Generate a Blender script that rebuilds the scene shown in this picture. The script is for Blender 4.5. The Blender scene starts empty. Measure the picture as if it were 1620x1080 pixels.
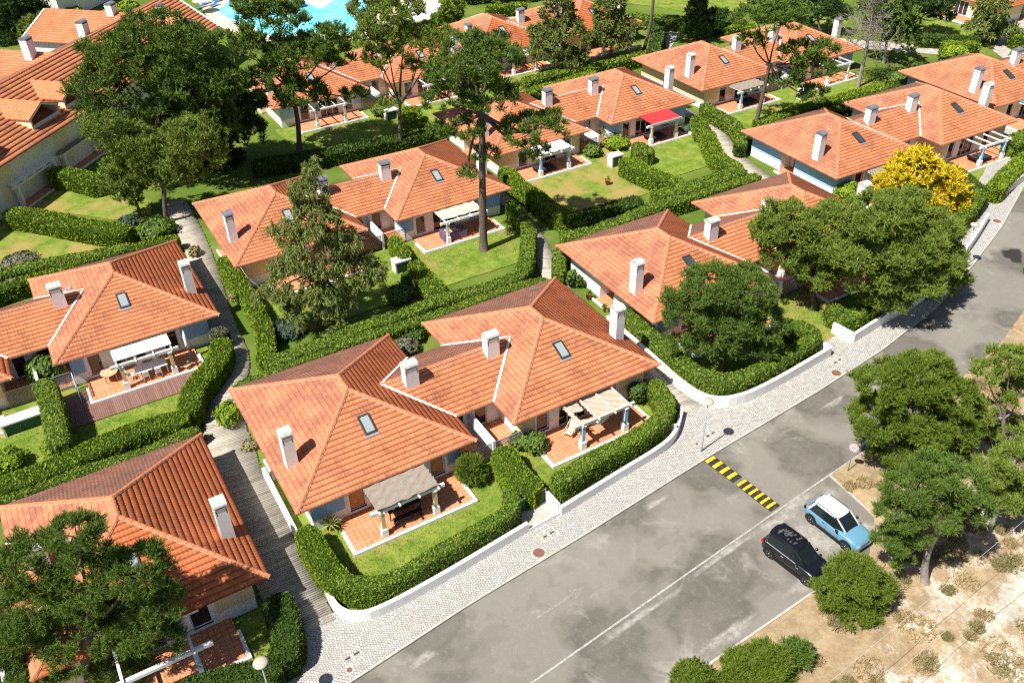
import bpy, math, random
import numpy as np
from mathutils import Matrix, Vector
rng = np.random.default_rng(7); random.seed(7)
SC = bpy.context.scene; COL = SC.collection
R = math.radians
# ---------------------------------------------------------------- camera
CAM = np.array([0, 0, 41.65]); FPX = 1415.5; EA = 2.65
RW = np.array([[0.8587593343483447, -0.5120212035632796, -0.019149223775355783],
               [0.3161767681082236, 0.5001402964838272, 0.8061587530640031],
               [0.40319307655046194, 0.6983508938454079, -0.5913893574347557]])
cd = bpy.data.cameras.new('camera'); cam = bpy.data.objects.new('camera', cd); COL.objects.link(cam)
m = Matrix.Identity(4)
for i in range(3):
    m[i][0] = RW[0][i]; m[i][1] = RW[1][i]; m[i][2] = -RW[2][i]; m[i][3] = CAM[i]
cam.matrix_world = m
cd.sensor_width = 36; cd.lens = FPX / 1620 * 36; cd.clip_end = 5000; cd.clip_start = .5
SC.camera = cam
# ---------------------------------------------------------------- light
SUN_AZ, SUN_EL = R(10), R(56)          # direction shadows run, elevation
S2S = Vector((-math.cos(SUN_AZ) * math.cos(SUN_EL), -math.sin(SUN_AZ) * math.cos(SUN_EL), math.sin(SUN_EL)))
w = bpy.data.worlds.new('World'); SC.world = w; w.use_nodes = True
nt = w.node_tree; bg = nt.nodes['Background']; sky = nt.nodes.new('ShaderNodeTexSky')
sky.sky_type = 'NISHITA'; sky.sun_disc = False; sky.sun_elevation = SUN_EL
sky.sun_rotation = math.atan2(S2S.x, S2S.y)
nt.links.new(sky.outputs[0], bg.inputs[0]); bg.inputs[1].default_value = 0.055
sl = bpy.data.lights.new('sun', 'SUN'); sl.energy = 5.0; sl.angle = R(.5); sl.color = (1, .965, .90)
so = bpy.data.objects.new('sun', sl); COL.objects.link(so); so.rotation_euler = S2S.to_track_quat('Z', 'Y').to_euler(); so.location = (0, 0, 80)
SC.view_settings.view_transform = 'Standard'; SC.view_settings.look = 'None'
SC.view_settings.exposure = 0.68; SC.view_settings.gamma = 1
SC.render.engine = 'CYCLES'; SC.cycles.max_bounces = 4; SC.cycles.transparent_max_bounces = 24; SC.cycles.use_denoising = False; SC.cycles.filter_width = 1.15

def at(px, py, z=0.):
    """point of the real ground (or of the level z) that the photograph shows at this pixel"""
    d = ((px - 810) / FPX) * RW[0] - ((py - 540) / FPX) * RW[1] + RW[2]
    return CAM + d * ((z - CAM[2]) / d[2])
def at_axis(px, py, base):
    """point above 'base' (same distance from the camera) seen at this pixel"""
    d = ((px - 810) / FPX) * RW[0] - ((py - 540) / FPX) * RW[1] + RW[2]
    h = np.array([RW[2][0], RW[2][1], 0]); h /= np.linalg.norm(h)
    t = np.dot(np.array([base[0], base[1], 0]) - CAM * [1, 1, 0], h) / np.dot(d, h)
    return CAM + d * t
def mpp(P):
    return np.dot(np.array(P) - CAM, RW[2]) / FPX      # metres per photo pixel at P
# ---------------------------------------------------------------- materials
MATS = {}
def newmat(name, rough=.8, spec=.3):
    m = bpy.data.materials.new(name); m.use_nodes = True; MATS[name] = m
    b = m.node_tree.nodes['Principled BSDF']; b.inputs['Roughness'].default_value = rough
    b.inputs['Specular IOR Level'].default_value = spec
    return m, m.node_tree, b
class G:
    """tiny node-graph helper"""
    def __init__(s, nt): s.nt = nt
    def n(s, t, **kw):
        nd = s.nt.nodes.new('ShaderNode' + t)
        for k, v in kw.items():
            if k.startswith('i_'):
                key = k[2:]; key = int(key) if key.isdigit() else key
                s.put(nd.inputs[key], v)
            else: setattr(nd, k, v)
        return nd
    def put(s, inp, v):
        if isinstance(v, bpy.types.NodeSocket): s.nt.links.new(v, inp)
        else: inp.default_value = v
    def math(s, op, a, b=0., c=None):
        nd = s.n('Math', operation=op); s.put(nd.inputs[0], a); s.put(nd.inputs[1], b)
        if c is not None: s.put(nd.inputs[2], c)
        return nd.outputs[0]
    def mix(s, f, a, b, mode='MIX'):
        nd = s.n('MixRGB', blend_type=mode); s.put(nd.inputs[0], f); s.put(nd.inputs[1], a); s.put(nd.inputs[2], b)
        return nd.outputs[0]
    def noise(s, vec, scale, detail=4, rough=.6, dist=0.):
        nd = s.n('TexNoise'); s.nt.links.new(vec, nd.inputs['Vector']); nd.inputs['Scale'].default_value = scale
        nd.inputs['Detail'].default_value = detail; nd.inputs['Roughness'].default_value = rough; nd.inputs['Distortion'].default_value = dist
        return nd.outputs[0]
    def ramp(s, f, a, b):
        nd = s.n('MapRange'); s.put(nd.inputs[0], f); nd.inputs[1].default_value = a; nd.inputs[2].default_value = b
        return nd.outputs[0]
    def pos(s): return s.n('NewGeometry').outputs['Position']
    def island(s): return s.n('NewGeometry').outputs['Random Per Island']
    def bump(s, h, strength, dist, b):
        nd = s.n('Bump'); s.put(nd.inputs['Height'], h); nd.inputs['Strength'].default_value = strength; nd.inputs['Distance'].default_value = dist
        s.nt.links.new(nd.outputs[0], b.inputs['Normal'])
def C4(c): return (c[0], c[1], c[2], 1)
def plain(name, c, rough=.7, spec=.3, metal=0., var=.12, scale=3., dirt=None, dscale=.6):
    m, nt, b = newmat(name, rough, spec); g = G(nt); p = g.pos()
    f = g.noise(p, scale, 5); v = g.ramp(f, .3, .7)
    col = g.mix(v, C4([x * (1 - var) for x in c]), C4([min(1, x * (1 + var)) for x in c]))
    if dirt is not None:
        d = g.ramp(g.noise(p, dscale, 6, .7), .52, .75); col = g.mix(g.math('MULTIPLY', d, .8), col, C4(dirt))
    g.put(b.inputs['Base Color'], col); b.inputs['Metallic'].default_value = metal
    return m
plain('white', (.80, .79, .76), .85, .2, var=.03, dirt=(.62, .60, .55))
plain('white_dirty', (.66, .65, .60), .9, .2, var=.1, dirt=(.30, .30, .27), dscale=1.6)
plain('chimney_white', (.80, .79, .77), .85, .2, var=.03, dirt=(.66, .64, .60), dscale=1.2)
plain('cap_moss', (.50, .52, .46), .9, .1, var=.25, scale=5, dirt=(.17, .18, .15), dscale=3.)
plain('cap_grey', (.15, .16, .18), .6, .3, var=.15, dirt=(.28, .28, .28), dscale=3.)
plain('blue_paint', (.27, .42, .62), .85, .2, var=.05)
plain('sky_paint', (.36, .55, .75), .85, .2, var=.05)
plain('yellow_paint', (.78, .58, .30), .85, .2, var=.05)
plain('cream', (.78, .70, .47), .8, .2, var=.05)
plain('teal', (.05, .30, .33), .7, .3, var=.1)
plain('brown_wood', (.20, .08, .04), .6, .3, var=.2, scale=6)
plain('light_wood', (.50, .36, .22), .7, .3, var=.2, scale=6)
plain('black', (.015, .015, .017), .5, .4, var=.1)
plain('dark_metal', (.05, .05, .05), .45, .5, var=.1, metal=.3)
plain('grey_metal', (.42, .43, .44), .4, .5, var=.1, metal=.5)
plain('green_panel', (.025, .10, .08), .5, .4, var=.1)
plain('bin_green', (.02, .12, .08), .45, .5, var=.1)
plain('canvas_white', (.86, .85, .84), .9, .1, var=.02)
plain('canvas_beige', (.55, .50, .38), .9, .1, var=.1)
plain('purple_cloth', (.16, .10, .17), .9, .1, var=.2)
plain('dark_cloth', (.04, .04, .05), .9, .1, var=.3)
plain('blue_cloth', (.02, .14, .42), .9, .1, var=.3)
plain('terracotta', (.42, .14, .06), .8, .2, var=.15)
plain('concrete', (.42, .39, .34), .9, .2, var=.12, dirt=(.26, .24, .20), dscale=2.)
plain('kerbstone', (.44, .41, .36), .9, .2, var=.15, scale=4, dirt=(.27, .25, .21), dscale=3)
plain('cover_metal', (.20, .09, .065), .7, .3, var=.25, scale=20)
plain('cover_grate', (.50, .46, .38), .9, .2, var=.2, scale=10)
plain('yellow_rubber', (.80, .50, .03), .6, .3, var=.1, scale=9)
plain('black_rubber', (.035, .028, .022), .8, .2, var=.3, scale=9, dirt=(.12, .10, .08), dscale=4)
plain('flashing', (.74, .70, .64), .8, .2, var=.08, dirt=(.40, .34, .28), dscale=2.5)
plain('soffit', (.70, .68, .64), .85, .2, var=.05)
plain('bark', (.13, .10, .08), .95, .1, var=.45, scale=7)
plain('bark_grey', (.27, .24, .21), .95, .1, var=.35, scale=7)
plain('soil', (.10, .065, .035), .95, .1, var=.3, scale=2)
plain('deck_concrete', (.62, .52, .38), .9, .2, var=.1, scale=.8)
plain('weathered', (.50, .455, .39), .9, .1, var=.18, scale=9)
plain('cable', (.45, .43, .40), .6, .3)
plain('interior', (.10, .08, .06), .9, .1)
plain('curtain', (.55, .27, .10), .9, .1, var=.25, scale=2)
plain('red_metal', (.48, .035, .04), .45, .4, var=.08)
def gloss(name, c, rough, spec=.6, coat=0.):
    m, nt, b = newmat(name, rough, spec); b.inputs['Base Color'].default_value = C4(c)
    if coat: b.inputs['Coat Weight'].default_value = coat; b.inputs['Coat Roughness'].default_value = .04
gloss('glass', (.018, .022, .026), .06, .8)
gloss('sky_glass', (.30, .34, .34), .12, .8)
gloss('sky_glass_dark', (.05, .06, .06), .10, .8)
gloss('car_glass', (.010, .016, .018), .05, .7)
gloss('car_blue', (.12, .28, .39), .25, .5, .8)
gloss('car_white', (.66, .67, .68), .25, .5, .8)
gloss('car_black', (.006, .006, .008), .22, .5, .9)
gloss('trim_black', (.012, .012, .013), .6, .3)
gloss('tyre', (.018, .018, .018), .85, .2)
gloss('rim', (.35, .35, .36), .35, .6)
gloss('lamp_lens', (.65, .68, .70), .1, .8)
gloss('tail_red', (.55, .01, .02), .15, .7)
gloss('sign_white', (.78, .78, .76), .5, .4)
gloss('sign_dark', (.06, .06, .07), .5, .4)
gloss('sign_red', (.50, .12, .12), .5, .4)
gloss('lamp_glass', (.48, .42, .33), .35, .5)
plain('dust_marks', (.085, .085, .085), .9, .1, var=.3, scale=8)
gloss('sticker', (.02, .35, .22), .4, .4)

def roof_mat(name, base, dark, stain, lo, hi, lap_shade=.72):
    m, nt, b = newmat(name, .85, .2); g = G(nt)
    uv = g.n('UVMap').outputs[0]; sx = g.n('SeparateXYZ'); nt.links.new(uv, sx.inputs[0])
    iu = g.math('FLOOR', g.math('DIVIDE', sx.outputs[0], .22)); iv = g.math('FLOOR', g.math('DIVIDE', sx.outputs[1], .33))
    cb = g.n('CombineXYZ'); nt.links.new(iu, cb.inputs[0]); nt.links.new(iv, cb.inputs[1])
    oi = g.n('ObjectInfo').outputs['Random']; nt.links.new(oi, cb.inputs[2])
    wn = g.n('TexWhiteNoise', noise_dimensions='3D'); nt.links.new(cb.outputs[0], wn.inputs[0])
    r = wn.outputs['Value']; p = g.pos()
    col = g.mix(g.math('MULTIPLY', g.math('POWER', r, 1.6), .42), C4(base), C4(dark))
    pale = [min(1, x * 1.22 + .05) for x in base]
    col = g.mix(g.math('MULTIPLY', g.ramp(g.noise(p, .35, 3), .50, .70), .30), col, C4(pale))
    # lichen: patches that cling to single tiles, plus long runs
    tn = g.math('ADD', g.noise(p, .55, 5, .65), g.math('MULTIPLY', g.math('SUBTRACT', r, .5), .10))
    st = g.ramp(tn, lo, hi)
    fine = g.ramp(g.noise(p, 9, 3, .7), .35, .65)
    col = g.mix(g.math('MULTIPLY', st, g.math('ADD', .30, g.math('MULTIPLY', fine, .5))), col, C4(stain))
    # shadow under each course step, painted as a dark stripe along the lap
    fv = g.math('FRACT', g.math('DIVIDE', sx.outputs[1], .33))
    lap = g.math('LESS_THAN', fv, .20); col = g.mix(g.math('MULTIPLY', lap, lap_shade), col, C4([x * .38 for x in dark]))
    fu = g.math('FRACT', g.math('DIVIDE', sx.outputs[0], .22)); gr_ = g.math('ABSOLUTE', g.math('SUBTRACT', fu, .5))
    col = g.mix(g.math('MULTIPLY', g.ramp(gr_, .22, .08), lap_shade * .28), col, C4([x * .6 for x in dark]))  # troughs between the ribs darkened too, their shading put into the colour
    g.put(b.inputs['Base Color'], col)
    g.bump(g.noise(p, 22, 3), .25, .02, b)
    return m
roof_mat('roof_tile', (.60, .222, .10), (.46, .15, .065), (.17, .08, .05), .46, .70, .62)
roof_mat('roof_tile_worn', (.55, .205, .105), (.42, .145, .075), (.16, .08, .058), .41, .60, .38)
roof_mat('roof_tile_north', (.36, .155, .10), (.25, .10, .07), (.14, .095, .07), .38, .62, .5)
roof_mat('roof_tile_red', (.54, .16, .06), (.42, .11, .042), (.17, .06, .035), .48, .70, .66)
plain('ridge_tile', (.55, .19, .085), .85, .2, var=.22, scale=3.5, dirt=(.30, .12, .07), dscale=1.5)
plain('ridge_mortar', (.62, .46, .34), .9, .1, var=.1)

def tile_floor():
    m, nt, b = newmat('terrace_tile', .7, .3); g = G(nt)
    tc = g.n('TexCoord').outputs['Object']
    br = g.n('TexBrick'); nt.links.new(tc, br.inputs[0]); br.inputs['Scale'].default_value = 1
    br.offset = 0; br.squash = 1
    br.inputs['Color1'].default_value = (.68, .28, .13, 1); br.inputs['Color2'].default_value = (.58, .22, .10, 1); br.inputs['Mortar'].default_value = (.30, .13, .075, 1)
    br.inputs['Mortar Size'].default_value = .022; br.inputs['Brick Width'].default_value = .33; br.inputs['Row Height'].default_value = .33
    p = g.pos(); f = g.ramp(g.noise(p, .9, 4), .45, .7)
    g.put(b.inputs['Base Color'], g.mix(g.math('MULTIPLY', f, .45), br.outputs[0], (.66, .34, .22, 1)))
tile_floor()
def wood_deck():
    m, nt, b = newmat('wood_deck', .75, .25); g = G(nt)
    r = g.island(); p = g.pos()
    col = g.mix(r, (.17, .085, .065, 1), (.27, .15, .12, 1)); col = g.mix(g.ramp(g.noise(p, 3, 4), .4, .7), col, (.22, .125, .10, 1))
    g.put(b.inputs['Base Color'], col)
    m, nt, b = newmat('boardwalk_wood', .9, .15); g = G(nt); r = g.island(); p = g.pos()
    col = g.mix(r, (.30, .265, .21, 1), (.52, .465, .39, 1)); col = g.mix(g.ramp(g.noise(p, 1.1, 5, .7), .48, .7), col, (.50, .46, .39, 1))
    col = g.mix(g.math('MULTIPLY', g.ramp(g.noise(p, 12, 4, .7), .5, .75), .5), col, (.13, .11, .09, 1))
    g.put(b.inputs['Base Color'], col)
wood_deck()
def foliage(name, a, bcol, c, trans=.14, rough=.6):
    """leaf material: colour differs from leaf to leaf and between patches of the plant"""
    m, nt, b = newmat(name, rough, .25); g = G(nt); r = g.island(); p = g.pos()
    col = g.mix(g.math('POWER', r, 1.5), C4(a), C4(bcol))
    col = g.mix(g.math('MULTIPLY', g.ramp(g.noise(p, .45, 3), .45, .7), .8), col, C4(c))
    g.put(b.inputs['Base Color'], col)
    if trans:
        tr = g.n('BsdfTranslucent'); g.put(tr.inputs[0], g.mix(.5, col, (.16, .20, .02, 1)))
        ms = g.n('MixShader'); ms.inputs[0].default_value = trans
        nt.links.new(b.outputs[0], ms.inputs[1]); nt.links.new(tr.outputs[0], ms.inputs[2])
        nt.links.new(ms.outputs[0], nt.nodes['Material Output'].inputs[0])
foliage('hedge_bright', (0.137, 0.221, 0.013), (0.272, 0.361, 0.021), (0.182, 0.262, 0.018))
foliage('hedge_leafy', (0.075, 0.140, 0.011), (0.217, 0.282, 0.021), (0.143, 0.199, 0.014))
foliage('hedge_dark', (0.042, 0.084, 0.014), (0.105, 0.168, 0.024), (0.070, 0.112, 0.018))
foliage('hedge_twiggy', (.13, .10, .05), (.20, .17, .08), (.16, .13, .06), .05)
foliage('hedge_grey', (0.130, 0.130, 0.078), (0.247, 0.247, 0.156), (0.169, 0.156, 0.091))
foliage('pine_green', (0.071, 0.140, 0.022), (0.179, 0.258, 0.041), (0.119, 0.185, 0.026))
foliage('pine_dark', (0.031, 0.072, 0.015), (0.077, 0.145, 0.029), (0.054, 0.103, 0.020))
foliage('pine_olive', (0.122, 0.184, 0.025), (0.262, 0.333, 0.051), (0.201, 0.253, 0.041))
foliage('pine_bright', (0.093, 0.155, 0.016), (0.212, 0.276, 0.030), (0.145, 0.204, 0.022))
foliage('cypress', (0.110, 0.158, 0.037), (0.282, 0.320, 0.078), (0.207, 0.226, 0.052))
foliage('gold_conifer', (0.504, 0.382, 0.015), (0.841, 0.636, 0.031), (0.600, 0.484, 0.021), .15)
foliage('shrub_green', (0.075, 0.140, 0.022), (0.165, 0.238, 0.039), (0.105, 0.168, 0.022))
foliage('shrub_blue', (.045, .085, .05), (.10, .14, .09), (.06, .09, .05))
foliage('yucca', (.26, .30, .07), (.46, .50, .14), (.34, .38, .09))
foliage('dry_grass', (.30, .225, .105), (.50, .39, .20), (.40, .285, .13), .1)
foliage('scrub', (.20, .175, .075), (.36, .31, .16), (.27, .22, .09), .1)
foliage('grass_blades', (.09, .15, .02), (.19, .25, .04), (.15, .19, .035), .2)
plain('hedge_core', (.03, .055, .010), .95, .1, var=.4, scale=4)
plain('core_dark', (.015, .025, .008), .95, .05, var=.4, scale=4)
plain('core_gold', (.25, .18, .02), .95, .05, var=.3, scale=4)

def lawn_mat(name, dry):
    m, nt, b = newmat(name, .95, .1); g = G(nt); p = g.pos()
    col = g.mix(g.ramp(g.noise(p, .9, 5, .7), .38, .64), (.11, .19, .02, 1), (.27, .31, .055, 1))
    d = g.ramp(g.noise(p, .26, 5, .65), .60 - dry * .35, .74 - dry * .3)
    col = g.mix(g.math('MULTIPLY', d, .85), col, (.40, .27, .10, 1))
    d2 = g.ramp(g.noise(p, 1.7, 5, .7), .60, .78); col = g.mix(g.math('MULTIPLY', d2, .45), col, (.33, .28, .09, 1))
    f = g.ramp(g.noise(p, 14, 4, .8), .3, .7); col = g.mix(g.math('MULTIPLY', f, .35), col, (.085, .14, .015, 1))
    g.put(b.inputs['Base Color'], col); g.bump(g.noise(p, 16, 4, .8), .6, .06, b)
lawn_mat('lawn', .2); lawn_mat('lawn_dry', .62); lawn_mat('lawn_half', .36)
def ground_mat():
    m, nt, b = newmat('garden_ground', .95, .1); g = G(nt); p = g.pos()
    col = g.mix(g.ramp(g.noise(p, .12, 5), .42, .6), (.10, .165, .02, 1), (.16, .215, .035, 1))
    col = g.mix(g.math('MULTIPLY', g.ramp(g.noise(p, .5, 6, .7), .54, .70), .8), col, (.24, .18, .10, 1))
    col = g.mix(g.math('MULTIPLY', g.ramp(g.noise(p, 8, 4, .8), .4, .7), .4), col, (.04, .055, .012, 1))
    g.put(b.inputs['Base Color'], col); g.bump(g.noise(p, 9, 5, .8), .6, .1, b)
    m, nt, b = newmat('sand', .95, .1); g = G(nt); p = g.pos()
    col = g.mix(g.ramp(g.noise(p, 1.3, 6, .75), .35, .65), (.50, .44, .355, 1), (.70, .64, .54, 1))
    s = g.n('SeparateXYZ'); nt.links.new(p, s.inputs[0])
    far = g.math('MULTIPLY', g.math('SUBTRACT', s.outputs[1], g.math('MULTIPLY', s.outputs[0], .36)), .022)
    litter = g.ramp(g.math('ADD', g.noise(p, .42, 9, .80, .0), far), .44, .55)
    col = g.mix(g.math('MULTIPLY', litter, .92), col, g.mix(g.ramp(g.noise(p, 1.1, 5, .7), .4, .62), (.40, .30, .165, 1), (.28, .19, .10, 1)))
    l2 = g.ramp(g.noise(p, 3.5, 6, .8), .52, .66); col = g.mix(g.math('MULTIPLY', l2, .6), col, (.30, .19, .10, 1))
    g.put(b.inputs['Base Color'], col); g.bump(g.noise(p, 3, 6, .8), .5, .25, b)
ground_mat()
def asphalt():
    m, nt, b = newmat('asphalt', .92, .15); g = G(nt); p = g.pos()
    base = g.mix(g.ramp(g.noise(p, .16, 4), .4, .65), (.135, .123, .102, 1), (.185, .169, .141, 1))
    # overlapping dried puddle films, each a rounded pale blot
    w1 = g.n('TexVoronoi', feature='SMOOTH_F1'); w1.inputs['Scale'].default_value = .21; w1.inputs['Smoothness'].default_value = .25
    md = g.n('VectorMath', operation='ADD'); ns = g.n('TexNoise'); ns.inputs['Scale'].default_value = .5; nt.links.new(p, ns.inputs['Vector'])
    sc = g.n('VectorMath', operation='SCALE'); nt.links.new(ns.outputs['Color'], sc.inputs[0]); sc.inputs['Scale'].default_value = 3.2
    nt.links.new(p, md.inputs[0]); nt.links.new(sc.outputs[0], md.inputs[1]); nt.links.new(md.outputs[0], w1.inputs['Vector'])
    bl = g.math('MULTIPLY', g.ramp(w1.outputs['Distance'], .42, .62), .5)
    col = g.mix(bl, base, (.32, .295, .25, 1))
    rim = g.math('MULTIPLY', g.ramp(g.math('ABSOLUTE', g.math('SUBTRACT', w1.outputs['Distance'], .40)), .07, .0), .35); col = g.mix(rim, col, (.10, .09, .075, 1))
    col = g.mix(g.math('MULTIPLY', g.ramp(g.noise(p, 2.6, 6, .8), .5, .72), .35), col, (.34, .31, .265, 1))
    d = g.ramp(g.noise(p, .33, 7, .68, .7), .56, .76); col = g.mix(g.math('MULTIPLY', d, .7), col, (.44, .41, .36, 1))
    d = g.ramp(g.noise(md.outputs[0], .42, 4, .5), .56, .60); col = g.mix(g.math('MULTIPLY', d, .16), col, (.08, .075, .065, 1))
    f = g.noise(p, 26, 3, .9); col = g.mix(g.math('MULTIPLY', g.ramp(f, .42, .62), .35), col, (.07, .066, .058, 1))
    f = g.noise(p, 19, 2, .9); col = g.mix(g.math('MULTIPLY', g.ramp(f, .60, .72), .5), col, (.42, .40, .36, 1))
    g.put(b.inputs['Base Color'], col); g.bump(f, .3, .02, b)
    m, nt, b = newmat('dust', .95, .1); g = G(nt); p = g.pos()
    g.put(b.inputs['Base Color'], g.mix(g.ramp(g.noise(p, 2.5, 6, .75), .35, .65), (.30, .275, .235, 1), (.60, .57, .51, 1)))
    a = g.n('Attribute', attribute_name='edge').outputs['Fac']
    al = g.ramp(g.math('ADD', g.math('MULTIPLY', a, 1.25), g.math('SUBTRACT', g.noise(p, .75, 7, .72), 1.02)), .0, .45)
    g.put(b.inputs['Alpha'], g.math('MULTIPLY', al, .6))
    m, nt, b = newmat('wet', .55, .4); g = G(nt); p = g.pos(); b.inputs['Base Color'].default_value = (.035, .030, .025, 1)
    a = g.n('Attribute', attribute_name='edge').outputs['Fac']
    g.put(b.inputs['Alpha'], g.math('MULTIPLY', g.ramp(g.math('ADD', a, g.math('MULTIPLY', g.noise(p, 1.2, 4), .5)), .35, .62), .85))
    m, nt, b = newmat('line_paint', .85, .2); g = G(nt); p = g.pos()
    g.put(b.inputs['Base Color'], g.mix(g.ramp(g.noise(p, 4, 6, .85), .40, .62), (.24, .22, .19, 1), (.52, .49, .44, 1)))
    m, nt, b = newmat('worn_paint', .85, .2); g = G(nt); p = g.pos(); b.inputs['Base Color'].default_value = (.62, .60, .56, 1)
    g.put(b.inputs['Alpha'], g.math('MULTIPLY', g.ramp(g.noise(p, 9, 6, .9), .5, .66), .6))
asphalt()
def calcada():
    m, nt, b = newmat('cobble', .9, .2); g = G(nt); p = g.pos()
    mp = g.n('Mapping'); nt.links.new(p, mp.inputs[0]); mp.inputs['Rotation'].default_value = (0, 0, R(38))
    md = g.n('VectorMath', operation='ADD'); ns = g.n('TexNoise'); ns.inputs['Scale'].default_value = .8; nt.links.new(p, ns.inputs['Vector'])
    sc = g.n('VectorMath', operation='SCALE'); nt.links.new(ns.outputs['Color'], sc.inputs[0]); sc.inputs['Scale'].default_value = .5
    nt.links.new(mp.outputs[0], md.inputs[0]); nt.links.new(sc.outputs[0], md.inputs[1])
    br = g.n('TexBrick'); nt.links.new(md.outputs[0], br.inputs[0]); br.inputs['Scale'].default_value = 1; br.inputs['Brick Width'].default_value = .155; br.inputs['Row Height'].default_value = .135
    br.inputs['Mortar Size'].default_value = .014; br.inputs['Mortar Smooth'].default_value = .3; br.offset = .5
    br.inputs['Color1'].default_value = (.40, .38, .345, 1); br.inputs['Color2'].default_value = (.56, .54, .51, 1); br.inputs['Mortar'].default_value = (.13, .115, .09, 1)
    col = br.outputs[0]; j = br.outputs[1]
    col = g.mix(g.math('MULTIPLY', g.ramp(g.noise(p, .5, 6, .7), .52, .74), .5), col, (.40, .34, .26, 1))
    g.put(b.inputs['Base Color'], col); g.bump(g.math('SUBTRACT', 1., j), .5, .03, b)
calcada()
def pave2():
    m, nt, b = newmat('garden_path', .9, .2); g = G(nt); p = g.pos()
    g.put(b.inputs['Base Color'], g.mix(g.ramp(g.noise(p, 1.2, 6), .35, .65), (.32, .29, .24, 1), (.48, .44, .38, 1)))
    m, nt, b = newmat('pool_water', .08, .5); g = G(nt); p = g.pos()
    g.put(b.inputs['Base Color'], g.mix(g.ramp(g.noise(p, .35, 4, .6, .5), .4, .65), (.12, .62, .72, 1), (.30, .80, .85, 1)))
    g.bump(g.noise(p, 2.2, 4), .25, .1, b)
    # reed and straw covers
    m, nt, b = newmat('reed', .9, .1); g = G(nt); tc = g.n('TexCoord').outputs['Object']
    mp = g.n('Mapping'); nt.links.new(tc, mp.inputs[0]); mp.inputs['Scale'].default_value = (38, 2.2, 2)
    col = g.mix(g.noise(mp.outputs[0], 1, 4, .8), (.14, .11, .085, 1), (.42, .36, .29, 1))
    g.put(b.inputs['Base Color'], col)
    m, nt, b = newmat('reed_pale', .9, .1); g = G(nt); tc = g.n('TexCoord').outputs['Object']
    mp = g.n('Mapping'); nt.links.new(tc, mp.inputs[0]); mp.inputs['Scale'].default_value = (38, 2.2, 2)
    g.put(b.inputs['Base Color'], g.mix(g.noise(mp.outputs[0], 1, 4, .8), (.22, .18, .13, 1), (.62, .54, .43, 1)))
pave2()

# ---------------------------------------------------------------- mesh helpers
def np_mesh(name, V, groups, mats, uv=None, smooth=False):
    """groups: list of (faces ndarray (n,k), material index)"""
    me = bpy.data.meshes.new(name)
    V = np.asarray(V, np.float32); me.vertices.add(len(V)); me.vertices.foreach_set('co', V.ravel())
    loops = np.concatenate([np.asarray(f, np.int32).ravel() for f, _ in groups])
    tot = np.concatenate([np.full(len(f), np.asarray(f).shape[1], np.int32) for f, _ in groups])
    mi = np.concatenate([np.full(len(f), i, np.int32) if np.isscalar(i) else np.asarray(i, np.int32) for f, i in groups])
    st = np.concatenate([[0], np.cumsum(tot)[:-1]]).astype(np.int32)
    me.loops.add(len(loops)); me.loops.foreach_set('vertex_index', loops)
    me.polygons.add(len(tot)); me.polygons.foreach_set('loop_start', st)
    me.polygons.foreach_set('loop_total', tot); me.polygons.foreach_set('material_index', mi)
    if smooth: me.polygons.foreach_set('use_smooth', np.ones(len(tot), bool))
    for mm in mats: me.materials.append(MATS[mm])
    if uv is not None:
        l = me.uv_layers.new(name='UVMap'); l.data.foreach_set('uv', np.asarray(uv, np.float32)[loops].ravel())
    me.update(); me.validate()
    return me
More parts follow.
